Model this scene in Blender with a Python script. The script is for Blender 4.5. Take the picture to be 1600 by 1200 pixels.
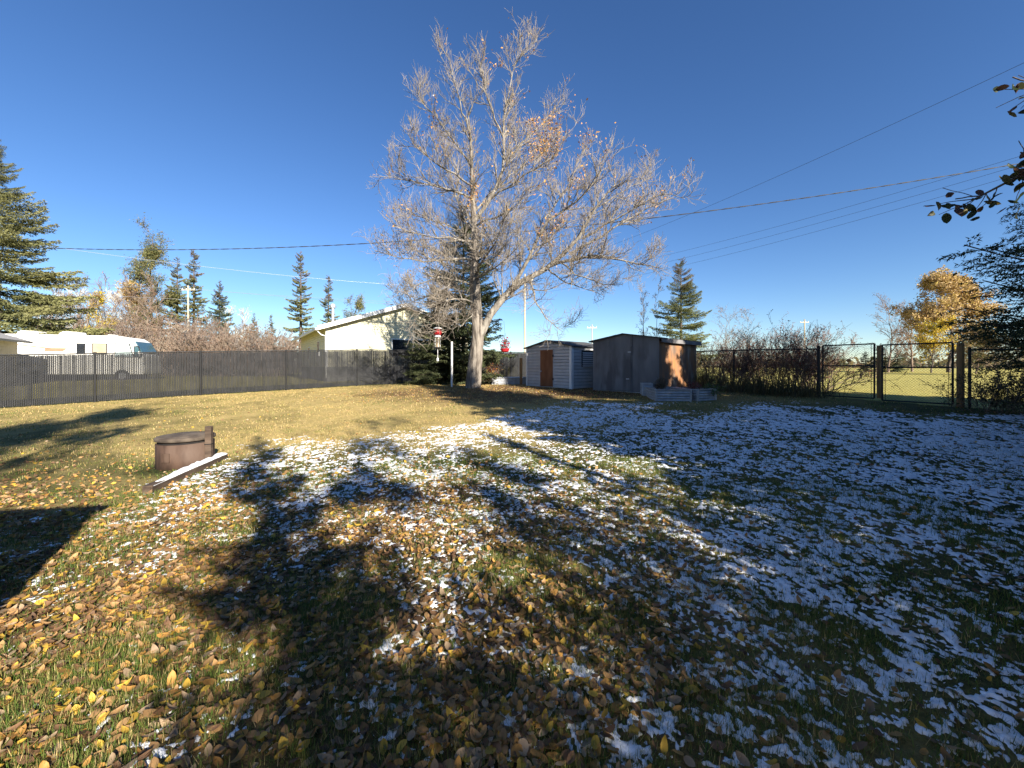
import bpy, math
import numpy as np
from mathutils import Vector, Matrix

# ------------------------------------------------------------------ clear
for o in list(bpy.data.objects):
    bpy.data.objects.remove(o, do_unlink=True)
scene = bpy.context.scene
COL = scene.collection
R = math.radians

# ------------------------------------------------------------------ camera, sky, sun, exposure
ZC = 1.55                                   # eye height above the lawn at the viewer's feet
F = 622.0                                   # focal length in pixels of a 1600 wide picture
VH = 572.0                                  # horizon row
cam_d = bpy.data.cameras.new('camera')
cam_d.sensor_width = 36.0
cam_d.lens = F / 1600.0 * 36.0
cam_d.shift_y = (VH - 600.0) / 1600.0
cam_d.clip_start = 0.05
cam_d.clip_end = 4000
cam = bpy.data.objects.new('camera', cam_d)
cam.location = (0, 0, ZC)
cam.rotation_euler = (R(90), 0, 0)
COL.objects.link(cam)
scene.camera = cam

SUN_AZ = R(146)                             # clockwise from +Y (behind the viewer, to the right)
SUN_EL = R(25)
world = bpy.data.worlds.new('World')
scene.world = world
world.use_nodes = True
wn = world.node_tree
wn.nodes.clear()
sky = wn.nodes.new('ShaderNodeTexSky')
sky.sky_type = 'NISHITA'
sky.sun_disc = False
sky.sun_elevation = SUN_EL
sky.sun_rotation = SUN_AZ
sky.altitude = 700
sky.air_density = 1.0
sky.dust_density = 0.0
sky.ozone_density = 4.0
bg = wn.nodes.new('ShaderNodeBackground')
bg.inputs['Strength'].default_value = 0.060
wo = wn.nodes.new('ShaderNodeOutputWorld')
hs = wn.nodes.new('ShaderNodeHueSaturation')
hs.inputs['Hue'].default_value = 0.507
hs.inputs['Saturation'].default_value = 1.14
wn.links.new(sky.outputs[0], hs.inputs['Color'])
wn.links.new(hs.outputs[0], bg.inputs[0])
wn.links.new(bg.outputs[0], wo.inputs[0])

sun_d = bpy.data.lights.new('sun', 'SUN')
sun_d.energy = 5.0
sun_d.angle = R(0.53)
sun_d.color = (1.0, 0.93, 0.82)
sun = bpy.data.objects.new('sun', sun_d)
sd = Vector((math.sin(SUN_AZ) * math.cos(SUN_EL), math.cos(SUN_AZ) * math.cos(SUN_EL), math.sin(SUN_EL)))
sun.rotation_euler = sd.to_track_quat('Z', 'Y').to_euler()
sun.location = sd * 50
COL.objects.link(sun)

scene.view_settings.view_transform = 'Standard'
scene.view_settings.look = 'None'
scene.view_settings.gamma = 1.0
scene.view_settings.use_curve_mapping = False
scene.view_settings.exposure = 1.50

# ------------------------------------------------------------------ helpers
rs = np.random.RandomState

def _hash(ix, iy, seed):
    h = (ix.astype(np.int64) * 374761393 + iy.astype(np.int64) * 668265263 + seed * 974711) & 0x7fffffff
    h = ((h ^ (h >> 13)) * 1274126177) & 0x7fffffff
    return ((h ^ (h >> 16)) & 0xffffff) / float(0xffffff)

def vnoise(x, y, seed=0):
    x = np.asarray(x, float); y = np.asarray(y, float)
    ix = np.floor(x); iy = np.floor(y)
    fx = x - ix; fy = y - iy
    fx = fx * fx * fx * (fx * (fx * 6 - 15) + 10); fy = fy * fy * fy * (fy * (fy * 6 - 15) + 10)
    a = _hash(ix, iy, seed); b = _hash(ix + 1, iy, seed)
    c = _hash(ix, iy + 1, seed); d = _hash(ix + 1, iy + 1, seed)
    return (a * (1 - fx) + b * fx) * (1 - fy) + (c * (1 - fx) + d * fx) * fy - 0.5

def sstep(a, b, x):
    t = np.clip((np.asarray(x, float) - a) / (b - a), 0, 1)
    return t * t * (3 - 2 * t)

TREE = (-1.69, 17.5)
def gz(x, y):
    """height of the lawn"""
    x = np.asarray(x, float); y = np.asarray(y, float)
    q = 0.0477 * (y - 5.02) + 0.017 * np.clip(x, -30, 14)
    k = 0.06
    z = np.logaddexp(0, np.clip(q / k, -60, 60)) * k          # soft floor at 0
    z = 0.62 - np.logaddexp(0, np.clip((0.62 - z) / k, -60, 60)) * k   # soft ceiling
    r = np.hypot(x, y)
    fade = 1.0 / (1 + (r / 30.0) ** 2)
    z = z + 0.05 * vnoise(x * 0.22, y * 0.22, 3) * sstep(2, 8, r) * fade + 0.02 * vnoise(x * 0.9, y * 0.9, 4) * fade
    d2 = (x - TREE[0]) ** 2 + (y - TREE[1]) ** 2
    return z + 0.06 * np.exp(-d2 / 1.6)

def g1(x, y):
    return float(gz(np.array([x]), np.array([y]))[0])

def P(u, v, Y):
    """the point that lies Y metres ahead in the direction of picture point (u, v): used while surveying"""
    return Vector(((u - 800.0) / F * Y, Y, ZC - (v - VH) / F * Y))

def mk_mesh(name, V, faces, smooth=False, col=None):
    """V (n,3); faces: list of int arrays (m,3) or (m,4)"""
    V = np.asarray(V, dtype=np.float32)
    me = bpy.data.meshes.new(name)
    me.vertices.add(len(V))
    me.vertices.foreach_set('co', V.ravel())
    loops = []; starts = []; n = 0
    for f in faces:
        f = np.asarray(f, dtype=np.int32)
        if len(f) == 0:
            continue
        loops.append(f.ravel())
        starts.append(n + np.arange(len(f), dtype=np.int32) * f.shape[1])
        n += f.size
    loops = np.concatenate(loops); starts = np.concatenate(starts)
    me.loops.add(len(loops))
    me.loops.foreach_set('vertex_index', loops)
    me.polygons.add(len(starts))
    me.polygons.foreach_set('loop_start', starts)
    if smooth:
        me.polygons.foreach_set('use_smooth', np.ones(len(starts), dtype=bool))
    me.update(calc_edges=True)
    if col is not None:
        a = me.color_attributes.new('Col', 'FLOAT_COLOR', 'POINT')
        c = np.ones((len(V), 4), dtype=np.float32); c[:, :3] = col
        a.data.foreach_set('color', c.ravel())
    return me

class MB:
    """collects boxes, tubes, plates; build() links them as ONE mesh object"""
    def __init__(s):
        s.V = []; s.F = []; s.n = 0
    def add(s, V, faces):
        V = np.asarray(V, float).reshape(-1, 3)
        for f in faces:
            s.F.append([i + s.n for i in f])
        s.V.append(V); s.n += len(V)
        return s
    def addarr(s, V, farrs):
        V = np.asarray(V, float).reshape(-1, 3)
        for fa in farrs:
            for f in (np.asarray(fa) + s.n).tolist():
                s.F.append(f)
        s.V.append(V); s.n += len(V)
        return s
    def box(s, x0, x1, y0, y1, z0, z1):
        V = [(x0, y0, z0), (x1, y0, z0), (x1, y1, z0), (x0, y1, z0), (x0, y0, z1), (x1, y0, z1), (x1, y1, z1), (x0, y1, z1)]
        return s.add(V, [(0, 3, 2, 1), (4, 5, 6, 7), (0, 1, 5, 4), (1, 2, 6, 5), (2, 3, 7, 6), (3, 0, 4, 7)])
    def prism(s, poly, axis, a, b):
        """poly: 2D outline; axis 'x','y','z' extruded from a to b"""
        n = len(poly)
        def mk(p, t):
            if axis == 'x': return (t, p[0], p[1])
            if axis == 'y': return (p[0], t, p[1])
            return (p[0], p[1], t)
        V = [mk(p, a) for p in poly] + [mk(p, b) for p in poly]
        F_ = [list(range(n))[::-1], list(range(n, 2 * n))] + [(i, (i + 1) % n, n + (i + 1) % n, n + i) for i in range(n)]
        return s.add(V, F_)
    def tube(s, pts, r, sides=8, cap=True):
        pts = np.asarray(pts, float)
        k = len(pts)
        r = np.broadcast_to(np.asarray(r, float), (k,))
        V, q = tubes(pts[None], r[None], sides)
        base = s.n
        s.addarr(V, [q])
        if cap:
            s.F.append([base + i for i in range(sides)][::-1])
            s.F.append([base + (k - 1) * sides + i for i in range(sides)])
        return s
    def build(s, name, mat, parent=None, smooth=False, bevel=0.0):
        me = bpy.data.meshes.new(name)
        V = np.concatenate(s.V)
        me.from_pydata(V.tolist(), [], s.F)
        me.update()
        if smooth:
            me.polygons.foreach_set('use_smooth', np.ones(len(me.polygons), dtype=bool))
        o = link(name, me, mat, parent)
        if bevel > 0:
            m = o.modifiers.new('bevel', 'BEVEL'); m.width = bevel; m.segments = 2; m.limit_method = 'ANGLE'
        return o

def tubes(PP, RR, sides=3):
    """PP (N,k,3) polylines, RR (N,k) radii -> verts, quads"""
    N, k, _ = PP.shape
    T = np.empty_like(PP)
    T[:, 1:-1] = PP[:, 2:] - PP[:, :-2]
    T[:, 0] = PP[:, 1] - PP[:, 0]; T[:, -1] = PP[:, -1] - PP[:, -2]
    T /= np.linalg.norm(T, axis=2, keepdims=True) + 1e-9
    m = np.abs(T.mean(axis=1))
    ref = np.zeros((N, 1, 3))
    ref[np.arange(N), 0, m.argmin(axis=1)] = 1.0
    A = np.cross(T, ref); A /= np.linalg.norm(A, axis=2, keepdims=True) + 1e-9
    B = np.cross(T, A)
    ang = np.arange(sides) / sides * 2 * np.pi
    V = PP[:, :, None, :] + RR[:, :, None, None] * (np.cos(ang)[None, None, :, None] * A[:, :, None, :] + np.sin(ang)[None, None, :, None] * B[:, :, None, :])
    idx = np.arange(N * k * sides).reshape(N, k, sides)
    a = idx[:, :-1]; b = idx[:, 1:]
    q = np.stack([a, np.roll(a, -1, axis=2), np.roll(b, -1, axis=2), b], axis=-1).reshape(-1, 4)
    return V.reshape(-1, 3), q

def link(name, me, mat=None, parent=None):
    o = bpy.data.objects.new(name, me)
    COL.objects.link(o)
    if mat is not None and me is not None and len(me.materials) == 0:
        me.materials.append(mat)
    if parent is not None:
        o.parent = parent
    return o

def tag(o, label=None, cat=None, group=None, kind=None):
    if label: o['label'] = label
    if cat: o['category'] = cat
    if group: o['group'] = group
    if kind: o['kind'] = kind
    return o

def thing(name, label, cat, loc=(0, 0, 0), rz=0.0, group=None):
    o = bpy.data.objects.new(name, None)
    o.empty_display_size = 0.2
    COL.objects.link(o)
    o.location = loc; o.rotation_euler = (0, 0, rz)
    return tag(o, label, cat, group)

def copy_tree(root, loc, rz=0.0, scale=1.0, label=None, parent=None):
    r = root.copy(); COL.objects.link(r)
    r.location = loc; r.rotation_euler = (0, 0, rz)
    r.scale = (scale, scale, scale) if np.isscalar(scale) else scale
    if label: r['label'] = label
    for ch in root.children:
        c = ch.copy(); COL.objects.link(c); c.parent = r
        for g in ch.children:
            d = g.copy(); COL.objects.link(d); d.parent = c
    return r

# ------------------------------------------------------------------ materials
def mat(name, c1, c2=None, scale=8.0, rough=0.8, bump=0.0, bscale=None, detail=6.0, metal=0.0, stretch=(1, 1, 1), lo=0.35, hi=0.65, spec=0.3, c3=None, s3=1.0, trans=0.0):
    m = bpy.data.materials.new(name); m.use_nodes = True
    nt = m.node_tree; N = nt.nodes; L = nt.links
    b = N['Principled BSDF']
    b.inputs['Roughness'].default_value = rough
    b.inputs['Metallic'].default_value = metal
    b.inputs['Specular IOR Level'].default_value = spec
    tc = N.new('ShaderNodeTexCoord'); mp = N.new('ShaderNodeMapping')
    mp.inputs['Scale'].default_value = stretch
    L.new(tc.outputs['Object'], mp.inputs['Vector'])
    if c2 is None:
        c2 = tuple(v * 0.75 for v in c1)
    no = N.new('ShaderNodeTexNoise'); no.inputs['Scale'].default_value = scale; no.inputs['Detail'].default_value = detail
    L.new(mp.outputs[0], no.inputs['Vector'])
    cr = N.new('ShaderNodeValToRGB')
    cr.color_ramp.elements[0].position = lo; cr.color_ramp.elements[1].position = hi
    cr.color_ramp.elements[0].color = (*c1, 1); cr.color_ramp.elements[1].color = (*c2, 1)
    L.new(no.outputs['Fac'], cr.inputs['Fac'])
    out = cr.outputs['Color']
    if c3 is not None:
        n3 = N.new('ShaderNodeTexNoise'); n3.inputs['Scale'].default_value = s3; n3.inputs['Detail'].default_value = 5
        L.new(mp.outputs[0], n3.inputs['Vector'])
        r3 = N.new('ShaderNodeValToRGB'); r3.color_ramp.elements[0].position = 0.5; r3.color_ramp.elements[1].position = 0.62
        L.new(n3.outputs['Fac'], r3.inputs['Fac'])
        mx = N.new('ShaderNodeMixRGB'); mx.inputs[2].default_value = (*c3, 1)
        L.new(r3.outputs['Color'], mx.inputs[0]); L.new(out, mx.inputs[1]); out = mx.outputs[0]
    L.new(out, b.inputs['Base Color'])
    if bump > 0:
        nb = N.new('ShaderNodeTexNoise'); nb.inputs['Scale'].default_value = bscale or scale * 3; nb.inputs['Detail'].default_value = 6
        L.new(mp.outputs[0], nb.inputs['Vector'])
        bp = N.new('ShaderNodeBump'); bp.inputs['Strength'].default_value = 1.0; bp.inputs['Distance'].default_value = bump
        L.new(nb.outputs['Fac'], bp.inputs['Height']); L.new(bp.outputs[0], b.inputs['Normal'])
    return m

def leafmat(name, rough=0.65, trans=0.35, tint=(1, 1, 1), attr='Col'):
    """foliage: colour from the leaf's own colour attribute, light passes through"""
    m = bpy.data.materials.new(name); m.use_nodes = True
    nt = m.node_tree; N = nt.nodes; L = nt.links
    b = N['Principled BSDF']; b.inputs['Roughness'].default_value = rough; b.inputs['Specular IOR Level'].default_value = 0.25
    at = N.new('ShaderNodeAttribute'); at.attribute_name = attr
    L.new(at.outputs['Color'], b.inputs['Base Color'])
    tr = N.new('ShaderNodeBsdfTranslucent'); L.new(at.outputs['Color'], tr.inputs['Color'])
    mx = N.new('ShaderNodeMixShader'); mx.inputs[0].default_value = trans
    L.new(b.outputs[0], mx.inputs[1]); L.new(tr.outputs[0], mx.inputs[2])
    L.new(mx.outputs[0], N['Material Output'].inputs['Surface'])
    return m

M = {}
M['bark'] = mat('pale_bark', (0.10, 0.085, 0.068), (0.30, 0.27, 0.225), 9, 0.9, 0.02, 26, stretch=(1, 1, 0.22))
M['trunkbark'] = mat('furrowed_bark', (0.085, 0.070, 0.056), (0.26, 0.225, 0.185), 9, 0.95, 0.07, 12, stretch=(1, 1, 0.16), lo=0.38, hi=0.6)
M['twig'] = mat('twig_bark', (0.16, 0.13, 0.10), (0.35, 0.30, 0.24), 2.2, 0.85)
M['darkbark'] = mat('dark_bark', (0.07, 0.055, 0.045), (0.14, 0.11, 0.09), 10, 0.95, 0.01)
M['paletwig'] = mat('aspen_bark', (0.42, 0.40, 0.35), (0.55, 0.53, 0.48), 3, 0.9)
M['brush'] = mat('brush_stem', (0.15, 0.105, 0.08), (0.26, 0.195, 0.145), 1.3, 0.9)
M['brush_tan'] = mat('tan_brush_stem', (0.22, 0.17, 0.12), (0.34, 0.27, 0.20), 1.3, 0.9)
M['brush_grey'] = mat('grey_brush_stem', (0.13, 0.11, 0.095), (0.24, 0.20, 0.17), 1.3, 0.9)
M['leaf'] = leafmat('leaf', 0.55, 0.35)
M['needle'] = leafmat('needle', 0.6, 0.15)
M['dryleaf'] = leafmat('dry_leaf', 0.6, 0.22)
M['grass'] = leafmat('grass_blade', 0.55, 0.3)
M['blackmetal'] = mat('black_coated_metal', (0.012, 0.012, 0.013), (0.02, 0.02, 0.02), 20, 0.5)
M['slat'] = mat('black_plastic_slat', (0.013, 0.0135, 0.0145), (0.024, 0.024, 0.026), 3, 0.55, spec=0.4)
M['white'] = mat('white_paint', (0.78, 0.77, 0.74), (0.70, 0.69, 0.66), 5, 0.5)
M['rvwhite'] = mat('gelcoat_white', (0.82, 0.80, 0.75), (0.72, 0.70, 0.64), 1.5, 0.35)
M['siding_yellow'] = mat('pale_yellow_siding', (0.70, 0.66, 0.47), (0.64, 0.60, 0.43), 2.0, 0.6)
M['siding_grey'] = mat('pale_grey_siding', (0.50, 0.50, 0.50), (0.42, 0.42, 0.42), 3.0, 0.55)
M['skirting'] = mat('grey_skirting', (0.20, 0.20, 0.19), (0.26, 0.26, 0.25), 3.0, 0.8)
M['shingle'] = mat('dark_shingle', (0.045, 0.045, 0.048), (0.09, 0.09, 0.09), 30, 0.95, 0.004)
M['greyroof'] = mat('pale_shingle', (0.32, 0.31, 0.30), (0.24, 0.23, 0.22), 20, 0.95, 0.004)
M['plywood'] = mat('weathered_plywood', (0.135, 0.13, 0.128), (0.20, 0.19, 0.185), 2.6, 0.9, 0.003, 40, stretch=(1, 1, 0.3), c3=(0.11, 0.10, 0.097), s3=2.0)
M['plyorange'] = mat('peeling_stained_plywood', (0.34, 0.15, 0.055), (0.15, 0.10, 0.07), 3.0, 0.85, 0.003, 40, stretch=(1, 1, 0.35), c3=(0.33, 0.26, 0.19), s3=1.9)
M['browndoor'] = mat('brown_door_paint', (0.17, 0.065, 0.028), (0.24, 0.10, 0.045), 4, 0.6, stretch=(1, 1, 0.4))
M['galv'] = mat('galvanised_steel', (0.46, 0.47, 0.48), (0.33, 0.34, 0.36), 7, 0.45, metal=0.35)
M['rust'] = mat('rusty_brown_steel', (0.034, 0.020, 0.014), (0.078, 0.046, 0.031), 7, 0.75, 0.004, 25, stretch=(1, 1, 0.3), c3=(0.095, 0.062, 0.045), s3=4.0)
M['lid'] = mat('weathered_lid', (0.050, 0.038, 0.029), (0.125, 0.098, 0.073), 5, 0.85, 0.003, 20)
M['dark'] = mat('dark_gap', (0.012, 0.010, 0.010), (0.02, 0.018, 0.016), 5, 0.9)
M['wood'] = mat('grey_brown_wood', (0.045, 0.030, 0.021), (0.115, 0.080, 0.056), 14, 0.85, 0.006, 40, stretch=(0.15, 1, 1), c3=(0.05, 0.035, 0.025), s3=5.0)
M['postwood'] = mat('brown_post_wood', (0.34, 0.19, 0.075), (0.22, 0.12, 0.055), 6, 0.8, 0.003, 30, stretch=(1, 1, 0.15))
M['polewood'] = mat('pole_wood', (0.45, 0.40, 0.30), (0.36, 0.31, 0.23), 4, 0.9, stretch=(1, 1, 0.1))
M['wire'] = mat('dark_cable', (0.03, 0.03, 0.035), (0.05, 0.05, 0.05), 2, 0.6)
M['alwire'] = mat('bare_aluminium_wire', (0.45, 0.45, 0.46), (0.38, 0.38, 0.40), 2, 0.35, metal=0.3)
M['red'] = mat('red_plastic', (0.42, 0.02, 0.025), (0.30, 0.015, 0.02), 9, 0.45)
M['clear'] = mat('seed_tube', (0.42, 0.33, 0.22), (0.32, 0.24, 0.15), 30, 0.25)
M['soil'] = mat('dark_soil', (0.045, 0.032, 0.024), (0.09, 0.065, 0.045), 20, 0.95, 0.01)
M['curtain'] = mat('beige_curtain', (0.42, 0.33, 0.22), (0.34, 0.26, 0.17), 2, 0.9)
M['stripe'] = mat('brown_stripe', (0.25, 0.14, 0.09), (0.30, 0.18, 0.11), 3, 0.6)
M['tan'] = mat('tan_stucco', (0.42, 0.38, 0.31), (0.36, 0.32, 0.26), 6, 0.9)
def glass(name, c, rough=0.06):
    m = bpy.data.materials.new(name); m.use_nodes = True
    b = m.node_tree.nodes['Principled BSDF']
    n = m.node_tree.nodes.new('ShaderNodeTexNoise'); n.inputs['Scale'].default_value = 1.5
    r = m.node_tree.nodes.new('ShaderNodeValToRGB')
    r.color_ramp.elements[0].color = (*c, 1); r.color_ramp.elements[1].color = (*[min(1, v * 1.5 + 0.004) for v in c], 1)
    m.node_tree.links.new(n.outputs['Fac'], r.inputs['Fac']); m.node_tree.links.new(r.outputs['Color'], b.inputs['Base Color'])
    b.inputs['Roughness'].default_value = rough; b.inputs['Specular IOR Level'].default_value = 0.8
    return m
M['glass'] = glass('window_glass', (0.012, 0.015, 0.02))
M['tealglass'] = glass('tinted_windshield', (0.035, 0.075, 0.09))
M['paleglass'] = glass('pale_cab_window', (0.35, 0.42, 0.42))

def snow_material():
    m = bpy.data.materials.new('snow'); m.use_nodes = True
    nt = m.node_tree; N = nt.nodes; L = nt.links; b = N['Principled BSDF']
    b.inputs['Roughness'].default_value = 0.7
    b.inputs['Specular IOR Level'].default_value = 0.25
    tc = N.new('ShaderNodeTexCoord')
    n1 = N.new('ShaderNodeTexNoise'); n1.inputs['Scale'].default_value = 22; n1.inputs['Detail'].default_value = 5
    L.new(tc.outputs['Object'], n1.inputs['Vector'])
    r = N.new('ShaderNodeValToRGB'); r.color_ramp.elements[0].position = 0.3; r.color_ramp.elements[1].position = 0.6
    r.color_ramp.elements[0].color = (0.60, 0.60, 0.59, 1); r.color_ramp.elements[1].color = (0.86, 0.87, 0.88, 1)
    L.new(n1.outputs['Fac'], r.inputs['Fac']); L.new(r.outputs['Color'], b.inputs['Base Color'])
    n2 = N.new('ShaderNodeTexNoise'); n2.inputs['Scale'].default_value = 120; n2.inputs['Detail'].default_value = 4
    L.new(tc.outputs['Object'], n2.inputs['Vector'])
    bp = N.new('ShaderNodeBump'); bp.inputs['Distance'].default_value = 0.006; bp.inputs['Strength'].default_value = 0.8
    L.new(n2.outputs['Fac'], bp.inputs['Height']); L.new(bp.outputs[0], b.inputs['Normal'])
    return m
M['snow'] = snow_material()

def ground_material():
    """short autumn lawn: colour zones come from the 'Col' attribute (R dry, G litter, B open field), grain from noise"""
    m = bpy.data.materials.new('lawn'); m.use_nodes = True
    nt = m.node_tree; N = nt.nodes; L = nt.links; b = N['Principled BSDF']
    b.inputs['Roughness'].default_value = 0.95; b.inputs['Specular IOR Level'].default_value = 0.1
    tc = N.new('ShaderNodeTexCoord')
    at = N.new('ShaderNodeAttribute'); at.attribute_name = 'Col'
    sp = N.new('ShaderNodeSeparateColor'); L.new(at.outputs['Color'], sp.inputs[0])
    def noise(sc, det=6):
        n = N.new('ShaderNodeTexNoise'); n.inputs['Scale'].default_value = sc; n.inputs['Detail'].default_value = det; n.inputs['Roughness'].default_value = 0.65
        L.new(tc.outputs['Object'], n.inputs['Vector']); return n.outputs['Fac']
    def ramp(src, stops):
        r = N.new('ShaderNodeValToRGB')
        e = r.color_ramp.elements
        while len(e) < len(stops): e.new(0.5)
        for el, (p, c) in zip(e, stops):
            el.position = p; el.color = (*c, 1)
        L.new(src, r.inputs['Fac']); return r.outputs['Color']
    def mix(f, a, b_):
        x = N.new('ShaderNodeMixRGB'); L.new(f, x.inputs[0]); L.new(a, x.inputs[1]); L.new(b_, x.inputs[2]); return x.outputs[0]
    fine = noise(38)
    green = ramp(fine, [(0.30, (0.008, 0.011, 0.005)), (0.48, (0.030, 0.040, 0.011)), (0.62, (0.085, 0.082, 0.026)), (0.75, (0.14, 0.105, 0.04))])  # dark grass and soil; extra darkness put in to deepen the near shade
    dry = ramp(noise(26), [(0.28, (0.19, 0.135, 0.050)), (0.44, (0.40, 0.290, 0.110)), (0.6, (0.50, 0.37, 0.155)), (0.75, (0.55, 0.43, 0.20))])
    lit = ramp(noise(20), [(0.3, (0.026, 0.017, 0.010)), (0.5, (0.10, 0.058, 0.031)), (0.66, (0.22, 0.125, 0.06))])
    fld = ramp(noise(1.2, 8), [(0.3, (0.27, 0.24, 0.07)), (0.55, (0.40, 0.34, 0.10)), (0.75, (0.27, 0.28, 0.075))])
    tuft = ramp(noise(3.1, 7), [(0.40, (0, 0, 0)), (0.64, (0.5, 0.5, 0.5))])
    worn = ramp(noise(7.5, 6), [(0.52, (0, 0, 0)), (0.70, (0.8, 0.8, 0.8))])
    olive = ramp(noise(52), [(0.3, (0.10, 0.10, 0.028)), (0.55, (0.26, 0.235, 0.065)), (0.75, (0.40, 0.33, 0.11))])
    strw = ramp(noise(60), [(0.3, (0.13, 0.085, 0.04)), (0.7, (0.38, 0.26, 0.12))])
    dry = mix(tuft, dry, olive); dry = mix(worn, dry, strw)
    c = mix(sp.outputs[0], green, dry)
    c = mix(sp.outputs[1], c, lit)
    c = mix(sp.outputs[2], c, fld)
    L.new(c, b.inputs['Base Color'])
    bp = N.new('ShaderNodeBump'); bp.inputs['Distance'].default_value = 0.02; bp.inputs['Strength'].default_value = 1.0
    L.new(noise(45), bp.inputs['Height']); L.new(bp.outputs[0], b.inputs['Normal'])
    return m
M['lawn'] = ground_material()

# ------------------------------------------------------------------ survey of the lot
def G(u, v):
    """ground point seen at picture point (u, v)"""
    Y = 6.0
    for _ in range(60):
        z = g1((u - 800) / F * Y, Y)
        Y = 0.5 * Y + 0.5 * (ZC - z) * F / (v - VH)
    return ((u - 800) / F * Y, Y)

# far edge of the snow, as (bearing x/y, distance y)
edge = [(-420, 815), (0, 800), (150, 782), (225, 765), (300, 735), (370, 708), (480, 688), (600, 680), (700, 668), (750, 655), (800, 640), (850, 632), (930, 632), (1000, 636), (1100, 640), (1200, 634), (1400, 640), (1600, 650), (1900, 660)]
EB = np.array([G(u, v) for u, v in edge])
EBt = EB[:, 0] / EB[:, 1]
def snow_cover(x, y):
    """fraction of the lawn under snow"""
    t = x / np.maximum(y, 0.05)
    yb = np.interp(t, EBt, EB[:, 1])
    w = 0.18 + 0.085 * yb
    e = sstep(-0.6, 1.4, (yb - y + 1.8 * w * vnoise(x * 0.9, y * 0.9, 21) + 1.2 * w * vnoise(x * 2.3, y * 2.3, 22)) / w)
    right = sstep(-0.6, 1.9, x - 0.12 * (y - 3))                       # right part kept its snow
    c = 0.43 + 0.10 * right
    near = sstep(4.2, 2.3, y) * (1 - right)                            # leaf covered foreground
    c = c * (1 - 0.42 * near)
    left = sstep(-0.4, -2.4, x + 0.25 * (y - 2)) * sstep(5.0, 3.2, y)  # sun-cleared left foreground
    c = c * (1 - 0.50 * left)
    melt = np.exp(-((x - 0.4) ** 2 / 1.6 + (y - 6.6) ** 2 / 3.5))      # patch that has had sun
    c = c * (1 - 0.40 * melt)
    c = c * (1 - 0.3 * sstep(4.2, 2.0, y) * right)
    c = c + 0.12 * vnoise(x * 0.55, y * 0.55, 23) + 0.24 * vnoise(x * 2.1, y * 2.1, 24)
    return np.clip(c, 0.0, 0.86) * e
def snow_q(x, y):
    """fine pattern of clumps, 0..1 (about uniform)"""
    wx = x + 0.05 * vnoise(x * 7, y * 7, 35); wy = y + 0.05 * vnoise(x * 7, y * 7, 36)
    n = 0.55 * vnoise(wx * 7.5, wy * 7.5, 31) + 0.8 * vnoise(wx * 16, wy * 16, 32) + 1.0 * vnoise(wx * 36, wy * 36, 33) + 0.85 * vnoise(wx * 74, wy * 74, 34)
    s = 0.40
    return 0.5 * (1 + np.tanh(n / s * 0.80))
def snow_h(x, y):
    c = snow_cover(x, y)
    q = snow_q(x, y) - (1 - c)
    h = np.where(q > 0, 0.015 * np.tanh(q * 2.8), np.maximum(q * 0.06, -0.03))
    return np.where(c < 0.02, -0.03, h)

# ------------------------------------------------------------------ ground sheet
def build_ground():
    af = np.linspace(R(-66), R(66), 360)
    ab = np.linspace(R(66), R(360 - 66), 70)[1:-1]
    ang = np.concatenate([af, ab]); na = len(ang)
    rad = np.concatenate([[0.02], np.geomspace(0.35, 40, 250), np.geomspace(41, 2500, 46)]); nr = len(rad)
    A, Rr = np.meshgrid(ang, rad, indexing='ij')
    X = np.sin(A) * Rr; Y = np.cos(A) * Rr
    Z = gz(X, Y)
    Z = Z + 0.012 * vnoise(X * 5, Y * 5, 8) * (Rr < 12) 
    V = np.stack([X, Y, Z], -1).reshape(-1, 3)
    idx = np.arange(na * nr).reshape(na, nr)
    a = idx; b = np.roll(idx, -1, axis=0)
    q = np.stack([a[:, :-1], a[:, 1:], b[:, 1:], b[:, :-1]], -1).reshape(-1, 4)[:, ::-1]
    # zones
    x, y = X.ravel(), Y.ravel()
    inside = lot_inside(x, y)
    dry = 0.25 + 0.75 * sstep(6.3, 10.5, y - 0.35 * x + 2.2 * vnoise(x * 0.4, y * 0.4, 41))
    dry = dry * (1 - 0.45 * sstep(-3, -12, x) * sstep(16, 8, y))
    dry = np.clip(dry + 0.55 * vnoise(x * 0.8, y * 0.8, 42) + 0.45 * vnoise(x * 2.6, y * 2.6, 46), 0, 1)
    dry = np.where(x > 2.0, dry * 0.55, dry)
    d = np.hypot((x - TREE[0] - 1.6) / 1.5, (y - TREE[1] + 1.2))
    lit = sstep(5.2, 1.5, d + 1.8 * vnoise(x * 0.7, y * 0.7, 43) + 1.2 * vnoise(x * 2.5, y * 2.5, 49)) * 0.9
    d2 = np.hypot((x - 3.0) / 2.4, (y - 15.2) / 1.4)
    lit = np.maximum(lit, sstep(1.6, 0.7, d2 + 0.6 * vnoise(x * 0.9, y * 0.9, 44)))
    d3 = np.hypot((x + 1.6) / 2.6, (y - 2.4) / 2.4)
    lit = np.maximum(lit, 0.6 * sstep(1.5, 0.6, d3 + 0.5 * vnoise(x * 1.9, y * 1.9, 45)))
    fld = np.where(inside, 0.0, 1.0) * sstep(8, 13, np.hypot(x, y))
    col = np.stack([dry, lit * (1 - fld), fld], -1)
    me = mk_mesh('ground', V, [q], smooth=True, col=col)
    return tag(link('ground', me, M['lawn']), kind='structure', label='uneven autumn lawn running out into an open dry field')

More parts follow.
